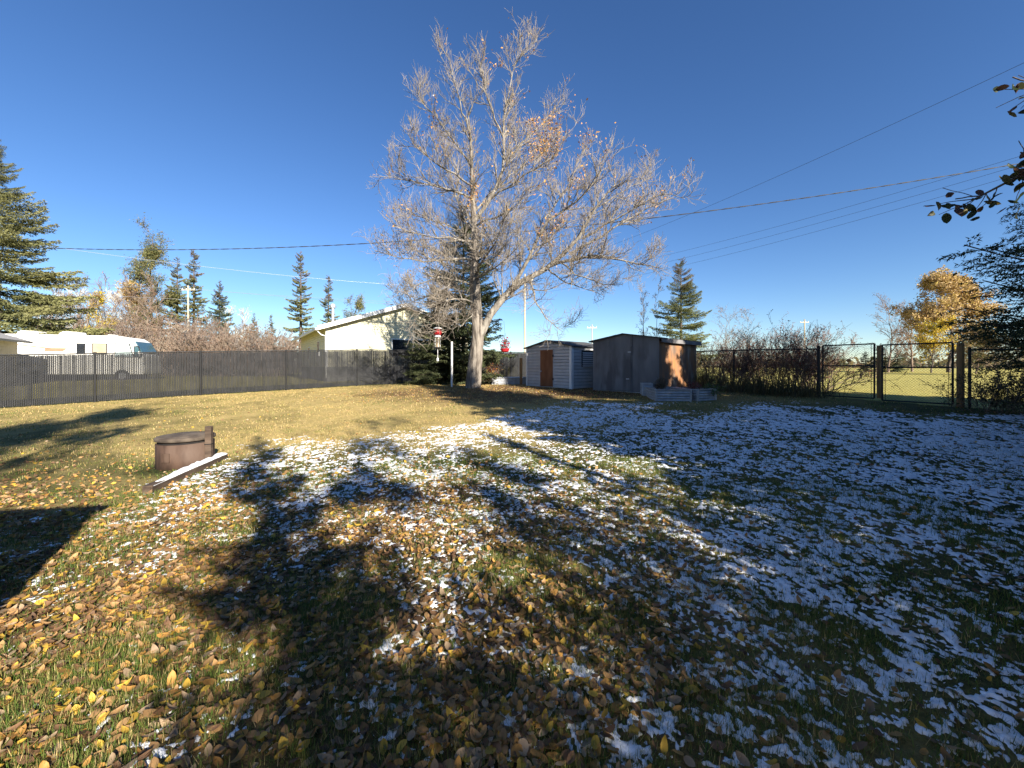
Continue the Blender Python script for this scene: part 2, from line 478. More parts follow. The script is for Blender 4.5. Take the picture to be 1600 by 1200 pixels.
LF0 = np.array([-15.4, 14.7]); LFD = np.array([0.829, 0.559])            # left fence line
RFC = np.array([10.95, 11.9]); RFD = np.array([-0.5145, 0.8575])         # right fence line (towards the back)
def lot_inside(x, y):
    nL = np.array([-LFD[1], LFD[0]])
    dl = (x - LF0[0]) * nL[0] + (y - LF0[1]) * nL[1]
    nR = np.array([RFD[1], -RFD[0]])
    dr = (x - RFC[0]) * nR[0] + (y - RFC[1]) * nR[1]
    return (dl < 0.1) & (dr < 0.1)

build_ground()

def build_snow():
    ang = np.linspace(R(-57), R(57), 730); rad = np.geomspace(1.25, 19.0, 560)
    A, Rr = np.meshgrid(ang, rad, indexing='ij')
    X = np.sin(A) * Rr; Y = np.cos(A) * Rr
    h = snow_h(X, Y)
    h = np.where(lot_inside(X, Y), h, -0.03)
    Z = gz(X, Y) + 0.012 * vnoise(X * 5, Y * 5, 8) * (Rr < 12) + h + np.where(Rr > 9, 0.004, 0)
    idx = np.arange(X.size).reshape(X.shape)
    q = np.stack([idx[:-1, :-1], idx[:-1, 1:], idx[1:, 1:], idx[1:, :-1]], -1).reshape(-1, 4)[:, ::-1]
    hm = h.ravel()[q].max(axis=1)
    q = q[hm > -0.001]
    used = np.unique(q); remap = np.zeros(X.size, dtype=np.int64); remap[used] = np.arange(len(used))
    V = np.stack([X, Y, Z], -1).reshape(-1, 3)[used]
    me = mk_mesh('snow_cover', V, [remap[q]], smooth=True)
    tag(link('snow_cover', me, M['snow']), 'thin patchy white snow lying between the grass on the shaded lawn', 'snow', kind='stuff')
build_snow()

# ------------------------------------------------------------------ left fence: black posts and rail, dark slats
def surf(x, y):
    return g1(x, y)
def build_left_fence():
    f = thing('slat_fence', 'long black chain link fence filled with dark privacy slats below the pale yellow house', 'fence', (LF0[0], LF0[1], surf(*LF0)), math.atan2(LFD[1], LFD[0]))
    z0 = surf(*LF0)
    H = 1.80; SP = 3.08
    def gl(s):
        p = LF0 + LFD * s
        return surf(*p) - z0
    ks = list(range(-5, 8))
    for k in ks:
        s = k * SP
        b = MB().tube([(s, 0, gl(s) - 0.3), (s, 0, gl(s) + H + 0.05)], 0.045, 10)
        b.build('post', M['blackmetal'], f, smooth=False)
        if k == ks[-1]:
            continue
        n = 6
        ss = np.linspace(s, s + SP, n)
        MB().tube([(a, 0, gl(a) + H) for a in ss], 0.024, 8).build('top_rail', M['blackmetal'], f)
        # slats woven into the links: too fine to pick apart
        V = []; Fq = []
        rng = rs(900 + k)
        m = int(SP / 0.05)
        for i in range(m):
            a = s + (i + 0.5) * SP / m
            w = 0.0224 + rng.uniform(-0.0010, 0.0010); t = 0.004
            lo = gl(a) + 0.03 + rng.uniform(0, 0.02); hi = gl(a) + H - 0.03 - rng.uniform(0, 0.015)
            sk = rng.uniform(-0.002, 0.002); tw = rng.uniform(-0.003, 0.003)
            base = len(V)
            for (dx, dy) in ((-w, -t - tw), (w, -t + tw), (w, t + tw), (-w, t - tw)):
                V.append((a + dx, dy, lo)); V.append((a + dx + sk, dy, hi))
            for j in range(4):
                p, q = base + 2 * j, base + 2 * ((j + 1) % 4)
                Fq.append((p, q, q + 1, p + 1))
        tag(link('slats', mk_mesh('slats', V, [Fq]), M['slat'], f), kind='stuff')
        # diagonal wires
        mb_v = []; mb_r = []
        for sgn in (1, -1):
            for i in range(int(SP / 0.085) + 20):
                a0 = s + (i - (20 if sgn > 0 else 0)) * 0.085
                a1 = a0 + sgn * 1.7
                lo_, hi_ = 0.03, H - 0.03
                xa, za, xb, zb = a0, lo_, a1, hi_
                dz = (hi_ - lo_)
                def clip(xa, za, xb, zb):
                    if xa < s: t = (s - xa) / (xb - xa); xa, za = s, za + t * (zb - za)
                    if xb < s: t = (s - xa) / (xb - xa) if xb != xa else 0; xb, zb = s, za + t * (zb - za)
                    if xb > s + SP: t = (s + SP - xa) / (xb - xa); xb, zb = s + SP, za + t * (zb - za)
                    if xa > s + SP: t = (s + SP - xb) / (xa - xb); xa, za = s + SP, zb + t * (za - zb)
                    return xa, za, xb, zb
                if max(a0, a1) <= s + 0.02 or min(a0, a1) >= s + SP - 0.02: continue
                xa, za, xb, zb = clip(xa, za, xb, zb)
                if xa < s - 1e-3 or xb < s - 1e-3 or xa > s + SP + 1e-3 or xb > s + SP + 1e-3: continue
                mb_v.append([(xa, -0.008, gl(xa) + za), (xb, -0.008, gl(xb) + zb)])
        PPv = np.array(mb_v, float)
        V, q = tubes(PPv, np.full(PPv.shape[:2], 0.0024), 3)
        tag(link('wire_mesh', mk_mesh('wire_mesh', V, [q]), M['blackmetal'], f), kind='stuff')
build_left_fence()

# ------------------------------------------------------------------ right fence with the double gate
def chain_mesh(x0, x1, zlo, zhi, y=0.0, step=0.075, r=0.0021):
    """diagonal wire net in the xz plane; zlo/zhi callables"""
    L = []
    W = x1 - x0
    Hm = max(zhi(x0) - zlo(x0), zhi(x1) - zlo(x1))
    for sgn in (1, -1):
        a = -Hm if sgn > 0 else 0
        while a < W + (0 if sgn > 0 else Hm):
            xa, za = a, 0.0; xb, zb = a + sgn * Hm, Hm
            # clip to 0..W
            def at(x): return (x - xa) / (xb - xa)
            t0, t1 = 0.0, 1.0
            ta, tb = at(0.0), at(W)
            lo, hi = min(ta, tb), max(ta, tb)
            t0, t1 = max(t0, lo), min(t1, hi)
            if t1 - t0 > 0.01:
                pts = []
                for t in (t0, t1):
                    x = x0 + xa + t * (xb - xa); fz = t
                    pts.append((x, y, zlo(x) + fz * (zhi(x) - zlo(x))))
                L.append(pts)
            a += step
    PPv = np.array(L, float)
    return tubes(PPv, np.full(PPv.shape[:2], r), 3)

def build_right_fence():
    ang = math.atan2(RFD[1], RFD[0])
    zc0 = surf(*RFC)
    def gl(s):
        p = RFC + RFD * s
        return surf(*p) - zc0
    def rail(parent, a, b, z, r, name):
        ss = np.linspace(a, b, 4)
        MB().tube([(q, 0, z(q)) for q in ss], r, 8).build(name, M['blackmetal'], parent)
    # run from the gate back behind the sheds
    f = thing('chain_link_fence', 'black chain link fence in front of the red berry shrubs', 'fence', (RFC[0], RFC[1], zc0), ang)
    posts = [1.52, 4.35, 7.2, 10.0, 12.8, 15.6]
    H = 1.58
    for i, s in enumerate(posts):
        MB().tube([(s, 0, gl(s) - 0.3), (s, 0, gl(s) + H + (0.1 if i == 0 else 0.04))], 0.045 if i == 0 else 0.032, 10).build('post', M['blackmetal'], f)
        if i + 1 < len(posts):
            e = posts[i + 1]
            rail(f, s, e, lambda q: gl(q) + H, 0.021, 'top_rail')
            V, q = chain_mesh(s, e, lambda x: gl(x) + 0.03, lambda x: gl(x) + H)
            tag(link('wire_mesh', mk_mesh('wire_mesh', V, [q]), M['blackmetal'], f), kind='stuff')
    # run from the gate out of sight
    f2 = thing('chain_link_fence', 'black chain link fence behind the dark leafy shrub, under the spruce boughs', 'fence', (RFC[0], RFC[1], zc0), ang)
    posts = [-1.82, -4.6, -7.4, -10.2]
    for i, s in enumerate(posts):
        MB().tube([(s, 0, gl(s) - 0.3), (s, 0, gl(s) + H)], 0.032, 10).build('post', M['blackmetal'], f2)
        if i + 1 < len(posts):
            e = posts[i + 1]
            rail(f2, e, s, lambda q: gl(q) + H - 0.06, 0.021, 'top_rail')
            V, q = chain_mesh(e, s, lambda x: gl(x) + 0.03, lambda x: gl(x) + H - 0.06)
            tag(link('wire_mesh', mk_mesh('wire_mesh', V, [q]), M['blackmetal'], f2), kind='stuff')
    # wooden gate posts
    wp = thing('gate_post', 'thick brown wooden gate post at the spruce side of the gate', 'post', (*(RFC + RFD * -1.66), surf(*(RFC + RFD * -1.66))))
    MB().tube([(0, 0, -0.4), (0, 0, 1.66), (0, 0, 1.70)], [0.078, 0.074, 0.06], 12).build('post_shaft', M['postwood'], wp)
    for z in (0.35, 1.35):
        MB().tube([(0.02 - 0.085, 0.0, z), (0.085, 0.0, z)], 0.02, 6).build('hinge', M['blackmetal'], wp)
    wp2 = thing('gate_post', 'brown wooden post beyond the gap between the two gate leaves', 'post', (*(RFC + RFD * -0.02 + np.array([0.75, 0.82]) * 0.9), surf(*RFC)))
    MB().tube([(0, 0, -0.3), (0, 0, 1.66), (0, 0, 1.70)], [0.06, 0.055, 0.045], 10).build('post_shaft', M['postwood'], wp2)
    # two leaves
    def leaf(a, b, lab):
        g = thing('gate_leaf', lab, 'gate', (RFC[0], RFC[1], zc0), ang)
        zl = lambda x: 0.06 + gl((a + b) / 2); zh = lambda x: 1.70 + gl((a + b) / 2)
        for s in (a, b):
            MB().tube([(s, 0, zl(s)), (s, 0, zh(s))], 0.024, 8).build('stile', M['blackmetal'], g)
        for zf, nm in ((zl, 'bottom_rail'), (lambda x: zl(x) + 0.98, 'middle_rail'), (zh, 'top_rail')):
            rail(g, a, b, zf, 0.02, nm)
        V, q = chain_mesh(a, b, zl, zh, step=0.07)
        tag(link('wire_mesh', mk_mesh('wire_mesh', V, [q]), M['blackmetal'], g), kind='stuff')
        for s in (a + 0.07, b - 0.07):
            MB().tube([(s, 0.012, zl(s)), (s, 0.012, zh(s))], 0.007, 5).build('tension_bar', M['blackmetal'], g)
    leaf(0.09, 1.40, 'black chain link gate leaf hung beside the berry shrubs')
    leaf(-1.52, -0.09, 'black chain link gate leaf hung on the thick brown wooden post')
build_right_fence()

# ------------------------------------------------------------------ buildings
def lap_wall(x0, x1, z0, ztop, axis='x', y=0.0, out=-1, course=0.12, proud=0.014, slope=None):
    """lapped boards; ztop(x)->top height (gable) or float. Returns MB. wall in the plane y=const (axis x) or x=const (axis y)"""
    b = MB()
    zmax = ztop if np.isscalar(ztop) else max(ztop(v) for v in np.linspace(x0, x1, 41))
    z = z0
    while z < zmax - 0.01:
        z2 = min(z + course, zmax)
        xa, xb = x0, x1
        if not np.isscalar(ztop):
            xs = np.linspace(x0, x1, 161)
            ok = xs[[ztop(v) >= (z + z2) / 2 for v in xs]]
            if len(ok) < 2:
                break
            xa, xb = ok[0], ok[-1]
        yb = y + out * proud; yt = y - out * 0.018; ym = yb - out * 0.002; zm = z + (z2 - z) * 0.74; yk = y - out * 0.024
        prof = [(yb, z), (ym, zm), (yt, z2), (yk, z2), (yk, z)]
        n_ = len(prof)
        V = [((xa, a_, b_) if axis == 'x' else (a_, xa, b_)) for a_, b_ in prof] + [((xb, a_, b_) if axis == 'x' else (a_, xb, b_)) for a_, b_ in prof]
        b.add(V, [(i, (i + 1) % n_, n_ + (i + 1) % n_, n_ + i) for i in range(n_)] + [tuple(range(n_))[::-1], tuple(range(n_, 2 * n_))])
        z = z2
    return b

def gable_roof(w, d, ze, zr, over, th, x_over=None, yr0=None):
    """returns list of two slab prisms (profiles in xz, extruded along y)"""
    out = []
    sl = (zr - ze) / (w / 2)
    for sgn in (0, 1):
        if sgn == 0:
            poly = [(-over, ze - sl * over), (w / 2, zr), (w / 2, zr + th), (-over, ze - sl * over + th)]
        else:
            poly = [(w / 2, zr), (w + over, ze - sl * over), (w + over, ze - sl * over + th), (w / 2, zr + th)]
        out.append(poly)
    return out

def build_house():
    base = (-11.2, 24.0)
    z0 = surf(*base)
    h = thing('house', 'pale yellow sided house with white roof edge behind the slatted fence', 'house', (*base, z0 - 0.05), math.atan2(0.559, 0.829))
    w, d, ze, zr = 9.6, 12.5, 3.42, 5.05
    top = lambda x: ze + (zr - ze) * (1 - abs(x - w / 2) / (w / 2))
    MB().box(0.03, w - 0.03, 0.03, d - 0.03, -0.3, 0.95).build('skirting', M['skirting'], h)
    MB().prism([(0.02, 0.95), (w - 0.02, 0.95), (w - 0.02, ze), (w / 2, zr - 0.02), (0.02, ze)], 'y', 0.02, d - 0.02).build('wall', M['siding_yellow'], h)
    tag(lap_wall(0, w, 0.95, top, 'x', 0.0, -1, 0.16, 0.022).build('siding', M['siding_yellow'], h), kind='stuff')
    tag(lap_wall(0.0, d, 0.95, ze, 'y', 0.0, -1, 0.16, 0.022).build('siding', M['siding_yellow'], h), kind='stuff')
    b = MB().box(-0.03, 0.09, -0.028, -0.018, 0.95, ze - 0.02).box(-0.028, -0.018, -0.03, 0.09, 0.95, ze - 0.02)
    b.build('corner_board', M['white'], h)
    r = gable_roof(w, d, ze, zr, 0.55, 0.10)
    for poly in r:
        MB().prism(poly, 'y', -0.42, d + 0.4).build('roof', M['greyroof'], h)
    sl = (zr - ze) / (w / 2)
    for sg in (0, 1):
        x0, x1 = (-0.56, w / 2) if sg == 0 else (w / 2, w + 0.56)
        f = lambda x: ze + sl * (w / 2 - abs(x - w / 2)) 
        z_a, z_b = f(x0), f(x1)
        MB().prism([(x0, z_a - 0.13), (x1, z_b - 0.13), (x1, z_b + 0.13), (x0, z_a + 0.13)], 'y', -0.46, -0.425).build('fascia', M['white'], h)
    MB().box(-0.66, -0.56, -0.44, d + 0.4, ze - 0.31, ze - 0.17).build('gutter', M['white'], h)
    MB().tube([(-0.6, -0.35, ze - 0.3), (-0.3, -0.08, ze - 0.55), (-0.04, -0.07, ze - 0.62), (-0.04, -0.07, 0.3)], 0.04, 6).build('downspout', M['white'], h)
    def win(x0, x1, za, zb, side):
        if side == 'f':
            o = MB().box(x0 - 0.07, x1 + 0.07, -0.05, 0.0, za - 0.07, zb + 0.07).build('window', M['white'], h)
            MB().box(x0, (x0 + x1) / 2 - 0.02, -0.056, -0.045, za, zb).box((x0 + x1) / 2 + 0.02, x1, -0.056, -0.045, za, zb).build('pane', M['glass'], o)
        else:
            o = MB().box(-0.05, 0.0, x0 - 0.06, x1 + 0.06, za - 0.06, zb + 0.06).build('window', M['white'], h)
            MB().box(-0.056, -0.045, x0, x1, za, zb).build('pane', M['glass'], o)
    win(4.0, 6.9, 1.65, 2.75, 'f')
    win(2.5, 3.1, 1.55, 2.6, 's'); win(7.0, 7.7, 1.55, 2.35, 's')
    p = MB().tube([(1.3, 5.4, ze + 0.2), (1.3, 5.4, ze + 2.0)], 0.10, 10)
    p.build('flue_pipe', M['galv'], h)
    MB().tube([(1.3, 5.4, ze + 1.85), (1.3, 5.4, ze + 2.1), (1.3, 5.4, ze + 2.16)], [0.17, 0.17, 0.08], 10).build('flue_cap', M['galv'], h)
build_house()

def build_garage():
    base = (-26.3, 18.9)
    z0 = surf(*base)
    h = thing('garage', 'tan walled garage corner with grey roof at the end of the slatted fence', 'garage', (*base, z0 - 0.05), math.atan2(0.559, 0.829))
    w, d, ze, zr = 7.0, 6.0, 2.95, 4.3
    MB().prism([(-w, 0), (0, 0), (0, ze), (-w / 2, zr - 0.02), (-w, ze)], 'y', 0, d).build('wall', M['tan'], h)
    sl = (zr - ze) / (w / 2)
    MB().prism([(0.5, ze - sl * 0.5), (0.5, ze - sl * 0.5 + 0.12), (-w / 2, zr + 0.12), (-w / 2, zr)], 'y', -0.4, d + 0.4).build('roof', M['greyroof'], h)
    MB().prism([(-w / 2, zr), (-w / 2, zr + 0.12), (-w - 0.5, ze - sl * 0.5 + 0.12), (-w - 0.5, ze - sl * 0.5)], 'y', -0.4, d + 0.4).build('roof', M['greyroof'], h)
    MB().prism([(0.52, ze - sl * 0.5 - 0.06), (0.52, ze - sl * 0.5 + 0.14), (-w / 2, zr + 0.14), (-w / 2, zr - 0.06)], 'y', -0.43, -0.405).build('fascia', M['white'], h)
    MB().box(-1.9, -0.9, -0.04, 0.0, 0.05, 2.05).build('door', M['white'], h)
build_garage()

def build_viewer_house():
    """the house the picture is taken from: it throws the straight-edged shadow across the near left corner of the lawn"""
    ex, ey = -1.22, -0.42
    a = math.atan2(-0.15, -1.0)          # along the eave, to the left
    h = thing('house', 'low house beside the viewer throwing the straight edged shadow over the near lawn', 'house', (ex, ey, 0.0), a)
    # local x runs left along the eave, local y runs away from the lawn (behind)
    w, d, ze, zr = 11.0, 7.5, 2.62, 4.0
    MB().prism([(0.05, 0.0), (d, 0.0), (d, ze), (d / 2, zr), (0.05, ze)], 'x', 0.02, w).build('wall', M['siding_yellow'], h)
    tag(lap_wall(0.0, w, 0.3, ze - 0.02, 'x', 0.05, -1, 0.16, 0.022).build('siding', M['siding_yellow'], h), kind='stuff')
    sl = (zr - ze) / (d / 2)
    MB().prism([(-0.05, ze - sl * 0.05), (d / 2, zr), (d / 2, zr + 0.1), (-0.05, ze - sl * 0.05 + 0.1)], 'x', -0.03, w + 0.3).build('roof', M['greyroof'], h)
    MB().prism([(d / 2, zr), (d + 0.4, ze - sl * 0.4), (d + 0.4, ze - sl * 0.4 + 0.1), (d / 2, zr + 0.1)], 'x', -0.03, w + 0.3).build('roof', M['greyroof'], h)
    MB().box(3.0, 4.6, 0.0, 0.036, 0.9, 2.1).build('window', M['glass'], h)
build_viewer_house()

def build_small_shed():
    FL = np.array([0.73, 19.2]); FR = np.array([2.54, 17.0])
    a = math.atan2(FR[1] - FL[1], FR[0] - FL[0]); w = float(np.hypot(*(FR - FL))); d = 2.5
    z0 = min(surf(*FL), surf(*FR))
    h = thing('garden_shed', 'small pale grey lap sided shed with a brown door', 'shed', (FL[0], FL[1], z0), a)
    ze, zr = 1.84, 2.12
    top = lambda x: ze + (zr - ze) * (1 - abs(x - w / 2) / (w / 2))
    MB().prism([(0.03, 0.0), (w - 0.03, 0.0), (w - 0.03, ze), (w / 2, zr - 0.01), (0.03, ze)], 'y', 0.03, d).build('wall', M['siding_grey'], h)
    tag(lap_wall(0, w, 0.03, top, 'x', 0.0, -1, 0.14, 0.030).build('siding', M['siding_grey'], h), kind='stuff')
    tag(lap_wall(0, d, 0.03, ze, 'y', w, 1, 0.14, 0.030).build('siding', M['siding_grey'], h), kind='stuff')
    MB().box(w - 0.09, w + 0.04, -0.045, -0.02, 0, ze).box(w + 0.026, w + 0.044, -0.02, 0.09, 0, ze).build('corner_board', M['white'], h)
    MB().box(-0.03, 0.05, -0.045, -0.02, 0, ze).build('corner_board', M['white'], h)
    for poly in gable_roof(w, d, ze, zr, 0.14, 0.05):
        MB().prism(poly, 'y', -0.12, d + 0.1).build('roof', M['shingle'], h)
    x0, x1 = w * 0.34, w * 0.625
    dr = MB().box(x0, x1, -0.055, -0.022, 0.06, 1.72).build('door', M['browndoor'], h, bevel=0.006)
    MB().box(x0 + 0.03, x0 + 0.10, -0.085, -0.052, 0.72, 0.78).build('handle', M['galv'], dr)
    for z in (0.35, 1.4):
        MB().box(x1 - 0.02, x1 + 0.05, -0.064, -0.05, z, z + 0.1).build('hinge', M['blackmetal'], dr)
    b = MB().box(x0 - 0.05, x0 - 0.004, -0.045, -0.02, 0.04, 1.77).box(x1 + 0.004, x1 + 0.04, -0.045, -0.02, 0.04, 1.77).box(x0 - 0.05, x1 + 0.04, -0.046, -0.02, 1.724, 1.78)
    b.build('door_frame', M['siding_grey'], h)
    b = MB()
    b.box(w + 0.02, w + 0.05, 0.62, 1.5, 0.95, 1.68)
    lv = b.build('louvre', M['blackmetal'], h)
    b = MB()
    for i in range(7):
        z = 0.99 + i * 0.095
        b.add([(w + 0.05, 0.65, z), (w + 0.05, 1.47, z), (w + 0.075, 1.47, z - 0.03), (w + 0.075, 0.65, z - 0.03), (w + 0.045, 0.65, z + 0.05), (w + 0.045, 1.47, z + 0.05)], [(3, 2, 5, 4)])
    b.build('blade', M['siding_grey'], lv)
build_small_shed()

def build_big_shed():
    FL = np.array([3.37, 16.5]); FR = np.array([5.33, 14.4])
    a = math.atan2(FR[1] - FL[1], FR[0] - FL[0]); w = float(np.hypot(*(FR - FL))); d = 3.2
    z0 = min(surf(*FL), surf(*FR)) - 0.02
    h = thing('plywood_shed', 'weathered dark grey plywood shed with peeling orange side wall', 'shed', (FL[0], FL[1], z0), a)
    ze, zr = 2.04, 2.26
    # three plywood sheets on the front, two on the side, each sheet its own piece with a joint
    MB().prism([(0.02, 0.0), (w - 0.02, 0.0), (w - 0.02, ze), (w / 2, zr - 0.01), (0.02, ze)], 'y', 0.02, d).build('wall', M['dark'], h)
    top = lambda x: ze + (zr - ze) * (1 - abs(x - w / 2) / (w / 2))
    xs = [0, w * 0.275, w * 0.63, w]
    for i in range(3):
        x0, x1 = xs[i] + 0.004, xs[i + 1] - 0.004
        poly = [(x0, 0.06), (x1, 0.06), (x1, top(x1))] + ([(w / 2, zr)] if x0 < w / 2 < x1 else []) + [(x0, top(x0))]
        MB().prism(poly, 'y', -0.012 - 0.003 * (i % 2), 0.018).build('plywood_sheet', M['plywood'], h)
    ys = [0, 1.22, 2.44, d]
    for i in range(3):
        MB().box(w - 0.018, w + 0.012 + 0.002 * (i % 2), ys[i] + 0.004, ys[i + 1] - 0.004, 0.06, ze - 0.1).build('plywood_sheet', M['plyorange'], h)
    MB().box(-0.012, 0.018, 0.0, d, 0.05, ze - 0.02).build('plywood_sheet', M['plywood'], h)
    dr = MB().box(w * 0.295, w * 0.61, -0.045, -0.017, 0.10, 1.74).build('door', M['plywood'], h)
    for (x, z) in ((w * 0.59, 1.55), (w * 0.565, 0.52)):
        MB().box(x - 0.07, x + 0.06, -0.054, -0.044, z, z + 0.045).build('hinge', M['galv'], dr)
    b = MB()
    x0, x1 = w * 0.295, w * 0.61
    b.box(x0 - 0.06, x0 - 0.006, -0.035, -0.016, 0.06, 1.79).box(x0 - 0.006, x1 + 0.03, -0.036, -0.016, 1.75, 1.80)
    b.build('door_frame', M['plywood'], h)
    MB().box(-0.02, w + 0.02, -0.05, 0.0, -0.05, 0.05).build('sill', M['galv'], h)
    for poly in gable_roof(w, d, ze, zr, 0.16, 0.035):
        MB().prism(poly, 'y', -0.1, d + 0.15).build('roof', M['shingle'], h)
    MB().box(w + 0.13, w + 0.165, -0.09, d + 0.14, ze - 0.15, ze - 0.012).build('fascia', M['plywood'], h)
    # ragged shingle courses along the front edge
    rng = rs(5); b = MB()
    x = -0.16
    while x < w + 0.12:
        wd = rng.uniform(0.18, 0.3)
        xm = x + wd / 2
        zt = (ze + (zr - ze) * (1 - abs(xm - w / 2) / (w / 2))) + 0.036
        sl = (zr - ze) / (w / 2) * (1 if xm < w / 2 else -1)
        y0 = -0.1 - rng.uniform(0.01, 0.05)
        V = [(x, y0, zt - sl * wd / 2), (x + wd - 0.01, y0, zt + sl * wd / 2), (x + wd - 0.01, 0.3, zt + sl * wd / 2), (x, 0.3, zt - sl * wd / 2)]
        V2 = [(p[0], p[1], p[2] + 0.012) for p in V]
        b.add(V + V2, [(0, 3, 2, 1), (4, 5, 6, 7), (0, 1, 5, 4), (1, 2, 6, 5), (2, 3, 7, 6), (3, 0, 4, 7)])
        x += wd
    b.build('shingle_edge', M['shingle'], h)
build_big_shed()

# ------------------------------------------------------------------ raised beds
def corrugated_bed(label, loc, rz, w, d, hgt, m=None, soil=True, snow=False):
    m = m or M['galv']
    t = thing('raised_bed', label, 'planter', loc, rz, None)
    n = 26; ribs = 4.5
    def panel(p0, p1, nx, ny):
        V = []; Fc = []
        for i in range(n + 1):
            z = hgt * i / n
            o = 0.014 * math.sin(i / n * ribs * 2 * math.pi)
            for p in (p0, p1):
                V.append((p[0] + nx * o, p[1] + ny * o, z))
        for i in range(n):
            Fc.append((2 * i, 2 * i + 1, 2 * i + 3, 2 * i + 2))
        return V, Fc
    for (p0, p1, nx, ny) in (((0, 0), (w, 0), 0, -1), ((w, 0), (w, d), 1, 0), ((w, d), (0, d), 0, 1), ((0, d), (0, 0), -1, 0)):
        V, Fc = panel(p0, p1, nx, ny)
        MB().add(V, Fc).build('corrugated_panel', m, t, smooth=True)
    for (x, y) in ((0, 0), (w, 0), (w, d), (0, d)):
        MB().box(x - 0.03, x + 0.03, y - 0.03, y + 0.03, 0, hgt + 0.01).build('corner_post', m, t)
    b = MB().box(-0.02, w + 0.02, -0.025, 0.02, hgt - 0.004, hgt + 0.014).box(-0.02, w + 0.02, d - 0.02, d + 0.025, hgt - 0.004, hgt + 0.014).box(-0.025, 0.02, 0.02, d - 0.02, hgt - 0.003, hgt + 0.013).box(w - 0.02, w + 0.025, 0.02, d - 0.02, hgt - 0.003, hgt + 0.013)
    b.build('rim', m, t)
    if soil:
        nx_, ny_ = 14, 14
        X, Y = np.meshgrid(np.linspace(0.02, w - 0.02, nx_), np.linspace(0.02, d - 0.02, ny_), indexing='ij')
        Z = hgt - 0.05 + 0.06 * vnoise(X * 5 + loc[0], Y * 5, 77) + (0.06 if snow else 0)
        idx = np.arange(nx_ * ny_).reshape(nx_, ny_)
        q = np.stack([idx[:-1, :-1], idx[1:, :-1], idx[1:, 1:], idx[:-1, 1:]], -1).reshape(-1, 4)
        link('soil' if not snow else 'snow_cap', mk_mesh('soil', np.stack([X, Y, Z], -1).reshape(-1, 3), [q], smooth=True), M['snow'] if snow else M['soil'], t)
    return t
p = G(1025, 627)
corrugated_bed('pale corrugated metal raised bed standing in front of the plywood shed', (p[0], p[1], surf(*p)), R(-6), 1.05, 1.5, 0.37)
BED1 = p
p = G(1004, 618)
corrugated_bed('narrow upright corrugated metal bed beside the plywood shed sill', (p[0], p[1], surf(*p)), R(-12), 0.32, 0.5, 0.42)
p = G(1090, 627)
corrugated_bed('shaded corrugated metal raised bed with trailing green plant', (p[0], p[1], surf(*p)), R(22), 0.75, 1.1, 0.36)
BED3 = p
p = (-1.0, 20.4)
corrugated_bed('long low metal bed capped with snow behind the big bare tree', (p[0], p[1], surf(*p) - 0.02), R(4), 1.9, 1.2, 0.36, snow=True)

# ------------------------------------------------------------------ fire drum, post, timber
def build_drum():
    c = G(272, 735); c = (c[0] - 0.12, c[1] + 0.36)
    z = surf(*c)
    t = thing('steel_drum', 'squat rusty brown drum with a domed weathered lid on the sunny lawn', 'drum', (*c, z))
    s = 28
    MB().tube([(0, 0, -0.05), (0, 0, 0.12), (0, 0, 0.385)], [0.395, 0.39, 0.39], s, cap=True).build('body', M['rust'], t, smooth=False)
    MB().tube([(0, 0, 0.385), (0, 0, 0.428)], [0.36, 0.36], s).build('gap_ring', M['dark'], t)
    MB().tube([(0, 0, 0.425), (0, 0, 0.435), (0, 0, 0.475), (0.0, 0, 0.49), (0, 0, 0.515), (0, 0, 0.525)], [0.39, 0.405, 0.405, 0.39, 0.24, 0.05], s).build('lid', M['lid'], t)
    MB().box(-0.06, 0.06, -0.402, -0.385, 0.12, 0.26).build('patch_plate', M['rust'], t)
    for m in t.children:
        if m.name.startswith(('body', 'lid')):
            for pz in m.data.polygons: pz.use_smooth = len(pz.vertices) == 4
    t.scale = (0.93, 0.93, 0.93)
    pp = (c[0] + 0.40, c[1] - 0.05)
    t2 = thing('wooden_stake', 'short square brown stake standing against the drum', 'stake', (*pp, surf(*pp)), R(14))
    MB().box(-0.042, 0.042, -0.042, 0.042, -0.2, 0.60).build('stake_shaft', M['wood'], t2, bevel=0.006)
    MB().box(-0.045, 0.045, -0.045, 0.045, 0.32, 0.335).build('wire_band', M['dark'], t2)
    a = np.array(G(232, 770)); b = np.array(G(352, 716))
    dv = b - a; L = float(np.hypot(*dv)); ang = math.atan2(dv[1], dv[0])
    za, zb = surf(*a), surf(*b)
    t3 = thing('timber_beam', 'snow topped brown timber lying on the grass in front of the drum', 'timber', (a[0], a[1], za - 0.045), ang)
    o = MB().box(0, L, -0.04, 0.07, -0.02, 0.13).build('beam', M['wood'], t3, bevel=0.008)
    # ridge of snow on the top
    n, m_ = 70, 9
    X, Yy = np.meshgrid(np.linspace(0.02, L - 0.02, n), np.linspace(-0.045, 0.085, m_), indexing='ij')
    prof = np.clip(1 - ((Yy - 0.02) / 0.066) ** 2, 0, 1) ** 0.5
    Z = 0.128 + prof * (0.030 + 0.030 * vnoise(X * 5, Yy * 7, 12) + 0.018 * vnoise(X * 19, Yy * 19, 13)) * (0.1 + 0.9 * sstep(-0.22, 0.05, vnoise(X * 1.7, Yy * 8, 14))) - (1 - prof) * 0.01
    idx = np.arange(n * m_).reshape(n, m_)
    q = np.stack([idx[:-1, :-1], idx[1:, :-1], idx[1:, 1:], idx[:-1, 1:]], -1).reshape(-1, 4)
    link('snow_cap', mk_mesh('snow_cap', np.stack([X, Yy, Z], -1).reshape(-1, 3), [q], smooth=True), M['snow'], t3)
    t3.rotation_euler = (0, -math.atan2(zb - za, L), ang)
build_drum()

